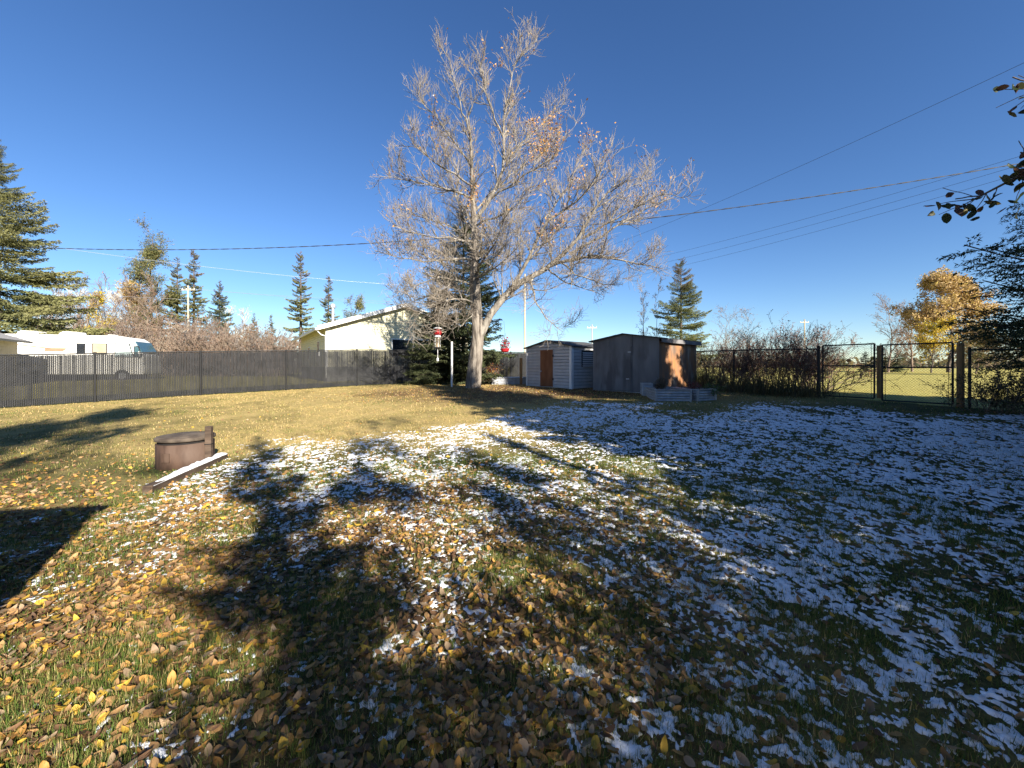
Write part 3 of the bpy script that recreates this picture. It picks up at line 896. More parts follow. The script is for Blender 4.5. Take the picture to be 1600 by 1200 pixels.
# ------------------------------------------------------------------ trees: vectorised growth
def resample(pts, k):
    pts = np.asarray(pts, float)
    d = np.r_[0, np.cumsum(np.linalg.norm(np.diff(pts, axis=0), axis=1))]
    s = np.linspace(0, d[-1], k)
    # smooth (Catmull-like) by interpolating and a light blur
    out = np.stack([np.interp(s, d, pts[:, i]) for i in range(3)], -1)
    o2 = out.copy(); o2[1:-1] = 0.25 * out[:-2] + 0.5 * out[1:-1] + 0.25 * out[2:]
    return o2

def spawn(PP, RR, rng, spacing, start, lmin, lmax, ang, up, k, rratio=0.6, rtip=0.004, taper_len=0.6, wig=0.18, rmax=1.0, end=1.0, curve_up=0.0):
    N, kk, _ = PP.shape
    seg = np.linalg.norm(np.diff(PP, axis=1), axis=2)
    cum = np.concatenate([np.zeros((N, 1)), np.cumsum(seg, axis=1)], 1); Lp = cum[:, -1]
    n = np.maximum((Lp * (end - start) / spacing + rng.rand(N)).astype(int), 0)
    pid = np.repeat(np.arange(N), n); m = len(pid)
    f = start + (end - start) * rng.rand(m)
    s = f * Lp[pid]
    j = np.clip((cum[pid] <= s[:, None]).sum(1) - 1, 0, kk - 2)
    t = (s - cum[pid, j]) / (seg[pid, j] + 1e-9)
    pos = PP[pid, j] * (1 - t[:, None]) + PP[pid, j + 1] * t[:, None]
    rad = RR[pid, j] * (1 - t) + RR[pid, j + 1] * t
    T = PP[pid, j + 1] - PP[pid, j]; T /= np.linalg.norm(T, axis=1, keepdims=True) + 1e-9
    rv = rng.normal(size=(m, 3)); Nn = rv - (rv * T).sum(1, keepdims=True) * T; Nn /= np.linalg.norm(Nn, axis=1, keepdims=True) + 1e-9
    a = R(ang) * rng.uniform(0.7, 1.3, m)
    D = np.cos(a)[:, None] * T + np.sin(a)[:, None] * Nn
    D[:, 2] += up
    D /= np.linalg.norm(D, axis=1, keepdims=True)
    ln = rng.uniform(lmin, lmax, m) * (1 - taper_len * f)
    out = np.zeros((m, k, 3)); out[:, 0] = pos
    cur = D.copy()
    for i in range(1, k):
        out[:, i] = out[:, i - 1] + cur * (ln / (k - 1))[:, None]
        cur = cur + rng.normal(size=(m, 3)) * wig
        cur[:, 2] += curve_up
        cur /= np.linalg.norm(cur, axis=1, keepdims=True)
    r0 = np.minimum(np.minimum(rad * rratio, rmax), 0.02 * ln + 0.002)
    r0 = np.maximum(r0, rtip * 1.15)
    rr = r0[:, None] * (1 - np.linspace(0, 1, k)[None] ** 0.9) + rtip * np.linspace(0, 1, k)[None]
    return out, rr

def cards(rng, pos, size, aspect=0.55, flat=0.0, tri=False):
    """small leaf shaped faces (4-gon diamonds) at pos with random orientation"""
    n = len(pos)
    A = rng.normal(size=(n, 3)); A[:, 2] *= (1 - flat); A /= np.linalg.norm(A, axis=1, keepdims=True)
    B = rng.normal(size=(n, 3)); B -= (B * A).sum(1, keepdims=True) * A; B /= np.linalg.norm(B, axis=1, keepdims=True)
    sz = np.broadcast_to(size, (n,))[:, None]
    Cn = np.cross(A, B)
    p0 = pos; p2 = pos + A * sz
    mid = pos + A * sz * 0.48 + Cn * sz * 0.10
    p1 = mid + B * sz * aspect * 0.5; p3 = mid - B * sz * aspect * 0.5
    V = np.stack([p0, p1, p2, p3], 1).reshape(-1, 3)
    i = np.arange(n)[:, None] * 4
    q = np.concatenate([i + np.array([[0, 1, 2]]), i + np.array([[0, 2, 3]])], 0)
    return V, q

def palette(rng, n, cols, w=None, var=0.2):
    cols = np.asarray(cols, float)
    c = cols[rng.choice(len(cols), n, p=w)]
    return np.clip(c * rng.uniform(1 - var, 1 + var, (n, 1)), 0, 1)

def merge(parts):
    Vs = []; Qs = []; n = 0
    for V, q in parts:
        Vs.append(V); Qs.append(q + n); n += len(V)
    return np.concatenate(Vs), np.concatenate(Qs)

# ---- the big bare tree
def build_main_tree():
    rng = rs(11)
    Y0 = TREE[1]
    base = Vector((TREE[0], TREE[1], surf(*TREE)))
    def W(u, v, dy=0.0):
        p = P(u, v, Y0 + dy); return (p.x - base.x, p.y - base.y, p.z - base.z)
    t = thing('bare_tree', 'big leafless pale barked tree with a few tan leaves, standing before the dark spruce', 'tree', base)
    t.scale = (0.96, 0.96, 0.965)
    # trunk
    tp = np.array([W(738, 612), W(739, 606), W(741, 585), W(743, 560), W(746, 535), W(748, 515), W(745, 490), W(742, 450), W(741, 400), W(741, 345), W(738, 290), W(737, 240), W(734, 190), W(730, 150)])
    tr = np.array([0.37, 0.335, 0.29, 0.27, 0.265, 0.25, 0.17, 0.15, 0.13, 0.11, 0.08, 0.055, 0.035, 0.012])
    MBt = MB()
    V, q = tubes(resample(tp, 40)[None], np.interp(np.linspace(0, 1, 40), np.linspace(0, 1, len(tr)), tr)[None], 14)
    d = V[:, :2] - 0
    V = V + (0.02 * vnoise(V[:, 0] * 9 + V[:, 2] * 0.8, V[:, 1] * 9 + V[:, 2] * 0.7, 5) * np.sign(V.T)[0]).reshape(-1, 1) * np.array([[1, 1, 0]])
    link('trunk', mk_mesh('trunk', V, [q], smooth=True), M['trunkbark'], t)
    limbs = []
    def limb(pts, r0, r1):
        pts = resample(np.array([W(*p) for p in pts]), 10)
        limbs.append((pts, np.linspace(r0, r1, 10)))
    # big right limb
    limb([(752, 520), (764, 500), (780, 465), (803, 441), (830, 427), (859, 411), (897, 389, -0.3), (918, 364, -0.5), (931, 317, -0.6), (960, 285, -0.8), (985, 262, -1.0)], 0.19, 0.02)
    limb([(859, 411), (890, 398, -.2), (914, 391, -0.5), (960, 394, -0.9), (1005, 405, -1.2), (1050, 413, -1.5)], 0.085, 0.012)
    limb([(805, 440), (823, 408, -0.2), (847, 364, -0.5), (857, 330, -0.7), (895, 312, -1), (924, 303, -1.3), (948, 263, -1.6), (955, 225, -1.7)], 0.09, 0.012)
    limb([(897, 389), (930, 372, .4), (975, 345, .8), (1020, 318, 1.0), (1060, 300, 1.2)], 0.06, 0.01)
    limb([(918, 364), (960, 340, -.5), (1005, 312, -1.2), (1050, 285, -1.6), (1085, 300, -1.8)], 0.05, 0.01)
    limb([(832, 430), (840, 455, -.3), (843, 477, -.6), (862, 497, -.8), (886, 516, -1)], 0.05, 0.008)
    limb([(859, 411), (880, 430, .5), (910, 445, .8), (945, 452, 1.0)], 0.045, 0.008)
    limb([(880, 402), (915, 425, -.8), (950, 440, -1.2), (985, 438, -1.5)], 0.04, 0.008)
    # central leader
    limb([(742, 335), (755, 318), (769, 300), (785, 270), (793, 245), (788, 200), (790, 155), (797, 115), (803, 100), (810, 75), (813, 62)], 0.10, 0.008)
    limb([(793, 245), (815, 215, .5), (838, 190, .9), (860, 170, 1.2), (880, 140, 1.4)], 0.05, 0.008)
    limb([(788, 200), (770, 160, -.5), (757, 110, -.8), (750, 80, -1.0), (748, 65, -1)], 0.045, 0.008)
    limb([(769, 300), (810, 270, -1), (845, 250, -1.6), (880, 225, -2.0), (895, 190, -2.2)], 0.05, 0.008)
    limb([(803, 85), (825, 60, .5), (843, 45, .6)], 0.02, 0.006)
    # left side
    limb([(738, 300), (715, 290), (690, 283, -.4), (644, 270, -.8), (610, 265, -1.1), (587, 262, -1.3)], 0.06, 0.008)
    limb([(737, 250), (715, 215, .5), (690, 180, .9), (660, 150, 1.1), (640, 125, 1.3)], 0.05, 0.008)
    limb([(735, 200), (720, 150, -.6), (708, 105, -1.0), (700, 70, -1.2)], 0.04, 0.008)
    limb([(740, 400), (715, 395, -.5), (680, 400, -1.0), (640, 400, -1.5), (605, 388, -1.8), (578, 384, -2)], 0.06, 0.008)
    limb([(741, 380), (715, 350, .8), (680, 335, 1.4), (645, 330, 1.8), (615, 315, 2.0)], 0.05, 0.008)
    limb([(742, 440), (715, 430, -1.2), (680, 425, -2.0), (640, 440, -2.4), (615, 452, -2.6)], 0.055, 0.008)
    limb([(744, 470), (725, 462, -1.0), (695, 462, -1.8), (665, 478, -2.2), (640, 490, -2.4)], 0.05, 0.008)
    limb([(741, 345), (765, 330, -1.4), (790, 325, -2.4), (820, 300, -3.0), (835, 270, -3.3)], 0.06, 0.008)
    limb([(742, 420), (755, 400, -1.6), (775, 370, -2.6), (790, 340, -3.2), (800, 300, -3.6)], 0.06, 0.008)
    limb([(741, 360), (725, 330, 1.6), (710, 300, 2.8), (700, 250, 3.4), (690, 215, 3.8)], 0.06, 0.008)
    limb([(742, 320), (770, 290, 1.6), (800, 260, 2.6), (840, 240, 3.2), (860, 215, 3.6)], 0.06, 0.008)
    limb([(745, 480), (728, 500, -.8), (705, 512, -1.3), (688, 503, -1.6)], 0.03, 0.006)
    limb([(790, 455), (830, 400, 1.2), (865, 360, 1.9), (900, 335, 2.4), (940, 330, 2.7)], 0.06, 0.008)
    limb([(740, 280), (712, 262, -1), (680, 245, -1.6), (650, 215, -2.0), (632, 190, -2.2)], 0.05, 0.008)
    limb([(741, 370), (705, 365, -1.5), (670, 362, -2.2), (630, 350, -2.6), (605, 335, -2.8)], 0.05, 0.008)
    limb([(742, 410), (712, 400, 1.2), (675, 385, 2.0), (640, 372, 2.6)], 0.05, 0.008)
    limb([(743, 455), (712, 450, .9), (672, 455, 1.5), (640, 465, 1.9), (622, 478, 2)], 0.045, 0.008)
    limb([(741, 390), (760, 375, 1.6), (790, 350, 2.8), (815, 325, 3.4)], 0.05, 0.008)
    limb([(742, 430), (775, 412, -1.8), (805, 385, -2.8), (825, 360, -3.4)], 0.05, 0.008)
    limb([(857, 330, -.7), (885, 295, -.2), (905, 255, 0), (925, 215, .2)], 0.04, 0.008)
    limb([(931, 317, -.6), (965, 300, 0), (1000, 280, .5), (1035, 265, .8)], 0.035, 0.008)
    PL = np.array([l[0] for l in limbs]); RL = np.array([l[1] for l in limbs])
    jit = rng.normal(size=PL.shape) * 0.035; jit[:, 0] = 0
    PL = PL + jit
    up_tr = resample(tp, 40)[16:]; tr40 = np.interp(np.linspace(0, 1, 40), np.linspace(0, 1, len(tr)), tr)[16:]
    stem = resample(up_tr, 10); stem_r = np.interp(np.linspace(0, 1, 10), np.linspace(0, 1, len(tr40)), tr40)
    PS = np.concatenate([PL, stem[None]]); RSr = np.concatenate([RL, stem_r[None]])
    V, q = tubes(PL, RL, 7)
    link('limb', mk_mesh('limb', V, [q], smooth=True), M['bark'], t)
    P1, R1 = spawn(PS, RSr, rng, 0.25, 0.16, 0.8, 2.2, 52, 0.32, 6, 0.66, 0.008, 0.45, 0.17, curve_up=0.10)
    P2, R2 = spawn(np.concatenate([P1, PS[:, :, :].reshape(len(PS), 10, 3)[:, 4:10]]), np.concatenate([R1, RSr[:, 4:10]]), rng, 0.135, 0.12, 0.4, 1.2, 46, 0.42, 4, 0.68, 0.006, 0.45, 0.16, curve_up=0.10)
    P3, R3 = spawn(P2, R2, rng, 0.165, 0.12, 0.15, 0.62, 42, 0.5, 3, 0.7, 0.0048, 0.4, 0.15, curve_up=0.1)
    lower = P3[:, 0, 2] < 6.0
    P3b, R3b = spawn(P2[P2[:, 0, 2] < 6.2], R2[P2[:, 0, 2] < 6.2], rng, 0.30, 0.1, 0.3, 0.8, 60, -0.15, 4, 0.7, 0.005, 0.3, 0.35, curve_up=-0.08)
    V, q = tubes(P1, R1, 5)
    tag(link('branches', mk_mesh('branches', V, [q], smooth=True), M['bark'], t), kind='stuff')
    V, q = merge([tubes(P2, R2, 3), tubes(P3, R3, 3), tubes(P3b, R3b, 3)])
    tag(link('twigs', mk_mesh('twigs', V, [q], smooth=True), M['twig'], t), kind='stuff')
    # dry leaves that stayed on, mostly high and at the tips, in clusters
    tips = P3[:, -1]
    tips = tips[(tips[:, 2] > 5.0)]
    cl = vnoise(tips[:, 0] * 0.9 + 5, tips[:, 2] * 0.7, 61) + 0.5 * vnoise(tips[:, 0] * 3, tips[:, 2] * 2, 62)
    w = np.exp(8 * cl) * (1 + 2.0 * (tips[:, 0] > 2.5))
    sel = rng.choice(len(tips), 2500, p=w / w.sum())
    pos = tips[sel] + rng.normal(size=(2500, 3)) * 0.08
    V, q = cards(rng, pos, rng.uniform(0.07, 0.14, 2500), 0.55)
    c = palette(rng, 2500, [(0.50, 0.25, 0.05), (0.52, 0.31, 0.11), (0.42, 0.21, 0.08), (0.30, 0.14, 0.07)], None, 0.25)
    tag(link('dry_leaves', mk_mesh('dry_leaves', V, [q], col=np.repeat(c, 4, axis=0)), M['dryleaf'], t), kind='stuff')
build_main_tree()

# ---- spruces
def branch_template(rng, level):
    """unit branch along +x; returns V, tris, shade(0..1 along the twig, tips lighter green)"""
    cfg = {0: dict(n1=10, n2=1, ds=0.040, nl=0.100, w=0.050, l1=0.46), 1: dict(n1=12, n2=3, ds=0.026, nl=0.052, w=0.019, l1=0.44), 2: dict(n1=24, n2=6, ds=0.0100, nl=0.0150, w=0.0050, l1=0.27)}[level]
    segs = []
    def sp(t): return np.array([t, 0.02 * math.sin(t * 5), -0.16 * t + 0.20 * t ** 2.2])
    ts = np.linspace(0, 1, 8)
    for a, b in zip(ts[:-1], ts[1:]):
        segs.append((sp(a), sp(b)))
    for i, tt in enumerate(np.linspace(0.14, 0.97, cfg['n1'])):
        for sd in (-1, 1):
            if rng.rand() < 0.08: continue
            a = sp(tt + rng.uniform(-0.02, 0.02))
            ln = (cfg['l1'] * (1 - tt) ** 0.75 * min(1, 0.45 + tt * 2) + 0.07) * rng.uniform(0.75, 1.15)
            an = R(rng.uniform(42, 62)) * sd
            dv = np.array([math.cos(an), math.sin(an), rng.uniform(-0.28, 0.05)])
            b = a + dv * ln
            segs.append((a, b))
            for k in range(cfg['n2']):
                f = (k + 0.7) / (cfg['n2'] + 0.4)
                for s2 in (-1, 1):
                    a2 = a + (b - a) * f
                    l2 = ln * 0.42 * (1 - 0.55 * f) * rng.uniform(0.7, 1.2)
                    an2 = an + s2 * R(rng.uniform(38, 58))
                    segs.append((a2, a2 + np.array([math.cos(an2), math.sin(an2), rng.uniform(-0.35, 0.1)]) * l2))
    A = np.array([s[0] for s in segs]); B = np.array([s[1] for s in segs])
    ln = np.linalg.norm(B - A, axis=1)
    n = np.maximum(np.ceil(ln / cfg['ds']).astype(int), 2)
    pid = np.repeat(np.arange(len(segs)), n); m = len(pid)
    f = rng.rand(m)
    pos = A[pid] + (B - A)[pid] * f[:, None]
    T = (B - A)[pid] / ln[pid][:, None]
    rv = rng.normal(size=(m, 3)); rv[:, 2] *= 0.8
    N_ = rv - (rv * T).sum(1, keepdims=True) * T; N_ /= np.linalg.norm(N_, axis=1, keepdims=True)
    D = T * 0.75 + N_ * 0.66
    W_ = np.cross(D, rng.normal(size=(m, 3))); W_ /= np.linalg.norm(W_, axis=1, keepdims=True)
    nl = cfg['nl'] * rng.uniform(0.7, 1.2, m)[:, None]; w = cfg['w']
    V = np.stack([pos - W_ * w / 2, pos + W_ * w / 2, pos + D * nl], 1).reshape(-1, 3)
    q = np.arange(m * 3).reshape(-1, 3)
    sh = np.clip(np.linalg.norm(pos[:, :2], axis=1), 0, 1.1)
    wood = []
    for a, b in segs:
        wood.append(np.stack([a, (a + b) / 2, b]))
    return V, q, np.repeat(sh, 3), np.array(wood)

TEMPL = {lv: [branch_template(rs(70 + i + 10 * lv), lv) for i in range(3)] for lv in (0, 1, 2)}

def spruce_parts(seed, h, r, z0, level, dz, k, col=((0.030, 0.050, 0.020), (0.075, 0.095, 0.035)), full=0.9, tr=None, irregular=0.22, only=None, cone_tint=None, extra=()):
    rng = rs(seed)
    Vs = []; Qs = []; Cs = []; n = 0; wood = []; wr = []
    plan = []
    z = z0
    while z < h * 0.985:
        f = (z - z0) / (h - z0)
        Lz = r * (1 - f) ** full * min(1, 0.62 + f * 2.6) + 0.10 * min(1, r / 2)
        for i in range(k):
            plan.append((z + rng.uniform(-0.5, 0.5) * dz, rng.uniform(0, 2 * math.pi), Lz * rng.uniform(1 - irregular * 1.4, 1 + irregular), R(-16 + 52 * f + rng.uniform(-9, 9)), f))
        z += dz * (1 - 0.45 * f) * rng.uniform(0.8, 1.2)
    for (zz, azd, L, pd) in extra:
        plan.append((zz, R(azd), L, R(pd), 0.2))
    for zz, az, L, pitch, f in plan:
        lv = level
        if level == 2 and not (zz < 4.4 and math.cos(az - math.pi) > 0.35):
            lv = 1                                   # boughs that face away from the lawn
        V, q, sh, wd = TEMPL[lv][rng.randint(3)]
        roll = R(rng.uniform(-18, 18))
        cp, sp_ = math.cos(pitch), math.sin(pitch); cr, sr = math.cos(roll), math.sin(roll); ca, sa = math.cos(az), math.sin(az)
        Mx = np.array([[1, 0, 0], [0, cr, -sr], [0, sr, cr]])
        My = np.array([[cp, 0, -sp_], [0, 1, 0], [sp_, 0, cp]])
        Mz = np.array([[ca, -sa, 0], [sa, ca, 0], [0, 0, 1]])
        MM = (Mz @ My @ Mx) * L
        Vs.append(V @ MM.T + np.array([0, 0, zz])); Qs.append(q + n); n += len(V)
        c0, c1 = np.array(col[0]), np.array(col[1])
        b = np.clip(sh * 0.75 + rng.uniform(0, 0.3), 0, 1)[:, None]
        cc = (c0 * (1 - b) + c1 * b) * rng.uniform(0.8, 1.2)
        if cone_tint is not None and f > 0.72 and rng.rand() < 0.55:
            cc = cc * 0.35 + np.array(cone_tint) * 0.65
        Cs.append(cc)
        if level >= 1:
            ww = wd[:7]
            wood.append(ww @ MM.T + np.array([0, 0, zz])); wr.append(np.full((len(ww), 3), 0.010))
    tr = tr or h * 0.014
    tp = np.array([[0, 0, -0.2], [0, 0, h * 0.3], [0, 0, h * 0.7], [0, 0, h]]); trr = np.array([tr, tr * 0.8, tr * 0.4, 0.012])
    parts = [tubes(tp[None], trr[None], 8)]
    if wood:
        parts.append(tubes(np.concatenate(wood), np.concatenate(wr), 3))
    crown = mk_mesh('crown', np.concatenate(Vs), [np.concatenate(Qs)], col=np.concatenate(Cs))
    tv, tq = merge(parts)
    trunk = mk_mesh('trunk', tv, [tq], smooth=True)
    return crown, trunk

def spruce(label, loc, crown, trunk, rz=0.0, sc=1.0, group=None):
    t = thing('spruce_tree', label, 'tree', loc, rz, group)
    t.scale = (sc, sc, sc) if np.isscalar(sc) else sc
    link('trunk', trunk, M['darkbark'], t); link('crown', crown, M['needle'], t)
    return t

WARM = ((0.065, 0.082, 0.032), (0.21, 0.20, 0.078))
BLUE = ((0.050, 0.070, 0.040), (0.14, 0.16, 0.085))
DARK = ((0.018, 0.030, 0.014), (0.045, 0.062, 0.026))
# big spruce at the far left
c, tk = spruce_parts(201, 16.6, 5.6, 0.9, 1, 0.42, 5, WARM, 0.85, irregular=0.2)
spruce('broad olive green spruce towering over the white motorhome', (-35.6, 27.5, surf(-35, 27)), c, tk)
# spruce behind the bare tree
c, tk = spruce_parts(202, 9.4, 3.2, 0.35, 1, 0.36, 6, ((0.030, 0.046, 0.020), (0.090, 0.10, 0.042)), 0.8)
spruce('dark spruce standing close behind the big bare tree', (-2.6, 21.3, surf(-2, 21)), c, tk)
spruce('lower dark spruce in front of the yellow house window', (-3.9, 21.0, surf(-3.8, 21)), c, tk, 1.3, (0.62, 0.62, 0.60))
# spruce behind the sheds
c, tk = spruce_parts(203, 8.0, 2.3, 0.4, 1, 0.30, 5, ((0.06, 0.08, 0.03), (0.19, 0.20, 0.075)), 0.8, cone_tint=(0.17, 0.095, 0.05), irregular=0.3)
spruce('bright green spruce with brown cones behind the plywood shed', (9.55, 22.5, surf(9.5, 22.5) - 0.3), c, tk, 0, (0.92, 0.92, 0.92))
# near spruce on the right, fine needles
c, tk = spruce_parts(204, 12.0, 2.35, 1.2, 2, 0.42, 4, DARK, 0.9, tr=0.18, extra=[(2.75, 181, 4.05, 4), (2.5, 186, 3.6, 1), (1.9, 183, 4.0, -1), (1.8, 190, 3.6, -2), (2.1, 174, 3.6, 1), (3.15, 184, 3.3, 7), (3.4, 178, 2.95, 9), (2.4, 177, 3.5, 2), (1.6, 186, 3.3, -3), (1.95, 180, 3.5, 0), (2.65, 188, 3.2, 2), (2.85, 176, 3.4, 4), (2.0, 176, 3.7, -1), (1.7, 180, 3.5, -2), (2.3, 184, 3.2, 0), (1.5, 177, 3.3, -3), (3.0, 181, 3.0, 6), (1.85, 193, 3.1, 0)])
spruce('dark spruce reaching its shaded boughs over the gate side fence', (10.9, 6.0, surf(10.9, 6.0)), c, tk)
# shade trees beside and behind the viewer
c, tk = spruce_parts(205, 11.5, 3.0, 0.6, 0, 0.26, 8, DARK, 0.75, tr=0.2)
spruce('spruce beside the house shading the snowy lawn', (8.2, 1.3, 0), c, tk)
c2, tk2 = spruce_parts(206, 7.3, 1.12, 0.3, 0, 0.19, 4, DARK, 0.75, tr=0.10, irregular=0.45)  # unseen; added and shaped to cast the narrow shadow on the near lawn
spruce('slim column shaped spruce added out of view to throw a narrow shadow', (3.25, -4.33, 0), c2, tk2)
spruce('second spruce of the row along the shaded side of the lot', (13.2, 1.2, 0.2), c, tk, 2.0, 1.08)
spruce('third spruce of the row along the shaded side of the lot', (15.3, 5.8, 0.4), c, tk, 4.0, 1.05)
spruce('spruce standing behind the shade row next to the field', (12.4, -4.0, 0.0), c, tk, 5.0, 1.0)
# distant spruces to the left
FS = [spruce_parts(210 + i, 12.0, rr, 0.6, 0, 0.34, 4, WARM if i != 1 else BLUE, ff, irregular=0.4, cone_tint=(0.16, 0.085, 0.05)) for i, (rr, ff) in enumerate(((1.35, 0.55), (2.1, 0.75), (1.6, 0.7)))]
far = [(303, 388, 70, 0, 'narrow distant spruce beside the wooden utility pole'),
       (277, 400, 72, 2, 'distant spruce between the tall pine and the narrow spruce'),
       (343, 437, 62, 1, 'broad dark blue green spruce rising out of the brown brush'),
       (470, 391, 60, 0, 'tall narrow spruce with brown cones left of the house roof'),
       (513, 429, 66, 0, 'thin spruce behind the roof beside the flue pipe'),
       (397, 488, 70, 2, 'small rusty spruce at the brush edge, left of the house'),
       (424, 490, 85, 0, 'tiny thin spruce between the brush and the house roof'),
       (218, 412, 74, 0, 'thin sparse spruce at the left of the tall pine'),
       (1376, 536, 62, 1, 'dark spruce seen through the gate leaves'),
       (1352, 548, 66, 1, 'small dark spruce seen through the berry side gate leaf'),
       (1318, 546, 90, 0, 'tiny columnar spruce alone on the field beyond the gate'),
       (1402, 545, 60, 1, 'dark spruce under the golden tree beyond the gate')]
for i, (u, v, Y, k, lab) in enumerate(far):
    p = P(u, v, Y); z = surf(p.x, p.y)
    s = (p.z - z) / 12.0
    wide = {8: 1.7, 9: 1.7, 11: 1.8, 10: 0.8}.get(i, 1.0)
    spruce(lab, (p.x, p.y, z), FS[k][0], FS[k][1], i * 1.7, (s * wide, s * wide, s))

# ---- generic broadleaf / brush
def bush_mesh(seed, h, nstem, spread, leaf_n, leaf_size, cols, twig_r=0.006, mats=None, stem_r=0.02, l2=True, up=0.3, arch=0.02, w=None):
    rng = rs(seed)
    k = 7
    PP = np.zeros((nstem, k, 3))
    az = rng.uniform(0, 2 * np.pi, nstem); tilt = np.abs(rng.normal(0, spread, nstem))
    D = np.stack([np.cos(az) * np.sin(tilt), np.sin(az) * np.sin(tilt), np.cos(tilt)], -1)
    PP[:, 0] = np.stack([rng.normal(0, 0.12 * h * spread * 2, nstem), rng.normal(0, 0.12 * h * spread * 2, nstem), np.full(nstem, -0.1)], -1)
    ln = h * rng.uniform(0.65, 1.08, nstem)
    cur = D.copy()
    for i in range(1, k):
        PP[:, i] = PP[:, i - 1] + cur * (ln / (k - 1))[:, None]
        cur = cur + rng.normal(size=cur.shape) * 0.10; cur[:, 2] -= arch
        cur /= np.linalg.norm(cur, axis=1, keepdims=True)
    RRr = stem_r * (1 - 0.75 * np.linspace(0, 1, k))[None] * rng.uniform(0.6, 1.1, nstem)[:, None]
    P1, R1 = spawn(PP, RRr, rng, 0.11 * h, 0.2, 0.2 * h, 0.45 * h, 42, up, 5, 0.7, twig_r, 0.5, 0.14)
    parts = [tubes(PP, RRr, 4), tubes(P1, R1, 3)]
    tips = P1
    if l2:
        P2, R2 = spawn(P1, R1, rng, 0.07 * h, 0.15, 0.07 * h, 0.2 * h, 45, up * 0.6, 3, 0.8, twig_r * 0.8, 0.4, 0.14)
        parts.append(tubes(P2, R2, 3)); tips = P2
    V, q = merge(parts)
    stems = mk_mesh('stems', V, [q], smooth=True)
    lv = None
    if leaf_n:
        c = tips.reshape(-1, 3)
        pos = c[rng.choice(len(c), leaf_n)] + rng.normal(size=(leaf_n, 3)) * leaf_size * 0.6
        V, q = cards(rng, pos, rng.uniform(0.6, 1.25, leaf_n) * leaf_size, 0.6)
        lv = mk_mesh('leaves', V, [q], col=np.repeat(palette(rng, leaf_n, cols, w, 0.3), 4, axis=0))
    return stems, lv

def bush(name, label, cat, loc, meshes, stem_mat, rz=0.0, sc=1.0, group=None, leafm=None):
    t = thing(name, label, cat, loc, rz, group)
    t.scale = (sc, sc, sc) if np.isscalar(sc) else sc
    tag(link('stems', meshes[0], stem_mat, t), kind='stuff')
    if meshes[1] is not None:
        tag(link('leaves', meshes[1], leafm or M['leaf'], t), kind='stuff')
    return t

def broadleaf(seed, h, r, leaf_n, leaf_size, cols, zc=0.62, trunk_r=None, twr=0.02, lo=0.25, w=None, clump=0.6, n1=26):
    """trunk, limbs and a clumpy leafy crown; returns trunk mesh and leaf mesh"""
    rng = rs(seed)
    trunk_r = trunk_r or h * 0.016
    k = 10
    stem = np.stack([np.cumsum(rng.normal(0, 0.012 * h, k)), np.cumsum(rng.normal(0, 0.012 * h, k)), np.linspace(-0.2, h * 0.92, k)], -1); stem[0, :2] = stem[1, :2] = 0
    sr = trunk_r * (1 - 0.93 * np.linspace(0, 1, k) ** 0.8)
    L1, Q1 = spawn(stem[None], sr[None], rng, h * (1 - lo) / n1, lo, r * 0.9, r * 1.5, 55, 0.35, 7, 0.6, twr, 0.55, 0.14, curve_up=0.05)
    L2, Q2 = spawn(L1, Q1, rng, 0.13 * r, 0.2, 0.3 * r, 0.6 * r, 45, 0.25, 5, 0.65, twr * 0.7, 0.5, 0.16)
    L3, Q3 = spawn(L2, Q2, rng, 0.07 * r, 0.15, 0.1 * r, 0.26 * r, 45, 0.2, 3, 0.7, twr * 0.5, 0.4, 0.15)
    V, q = merge([tubes(stem[None], sr[None], 8), tubes(L1, Q1, 5), tubes(L2, Q2, 4), tubes(L3, Q3, 3)])
    tm = mk_mesh('trunk', V, [q], smooth=True)
    lv = None
    if leaf_n:
        c = L3[:, 1:].reshape(-1, 3)
        wt = np.exp(4 * clump * (vnoise(c[:, 0] * 2.4 / r + 7, c[:, 2] * 2.4 / r, seed) + vnoise(c[:, 1] * 2.4 / r + 3, c[:, 2] * 2.9 / r, seed + 1)))
        pos = c[rng.choice(len(c), leaf_n, p=wt / wt.sum())] + rng.normal(size=(leaf_n, 3)) * leaf_size * 0.9
        V, q = cards(rng, pos, rng.uniform(0.6, 1.3, leaf_n) * leaf_size, 0.65)
        lv = mk_mesh('crown', V, [q], col=np.repeat(palette(rng, leaf_n, cols, w, 0.25), 4, axis=0))
    return tm, lv

def tree(name, label, loc, meshes, bark, rz=0.0, sc=1.0, group=None, leafm=None):
    t = thing(name, label, 'tree', loc, rz, group)
    t.scale = (sc, sc, sc) if np.isscalar(sc) else sc
    link('trunk', meshes[0], bark, t)
    if meshes[1] is not None:
        link('crown', meshes[1], leafm or M['leaf'], t)
    return t

# golden tree beyond the gate, bare tree beside it
gm = broadleaf(301, 13.5, 5.6, 24000, 0.26, [(0.50, 0.34, 0.14), (0.54, 0.39, 0.18), (0.50, 0.37, 0.10), (0.42, 0.29, 0.15)], lo=0.12, trunk_r=0.24, clump=0.35, n1=34)
p = P(1482, 438, 58); tree('broadleaf_tree', 'large golden autumn tree on the field beyond the gate', (p.x, p.y, surf(p.x, p.y)), gm, M['darkbark'], 0.3, (1.15, 1.15, (p.z - 0.6) / 13.6))
p = P(1455, 505, 54); tree('broadleaf_tree', 'lower bright yellow tree in front of the golden tree', (p.x, p.y, surf(p.x, p.y)), broadleaf(302, 6.6, 2.8, 4200, 0.2, [(0.58, 0.42, 0.03), (0.55, 0.36, 0.04), (0.45, 0.38, 0.06)], lo=0.1), M['darkbark'])
bm = broadleaf(303, 10.5, 3.4, 500, 0.14, [(0.30, 0.17, 0.10), (0.24, 0.13, 0.09)], lo=0.15, twr=0.024)
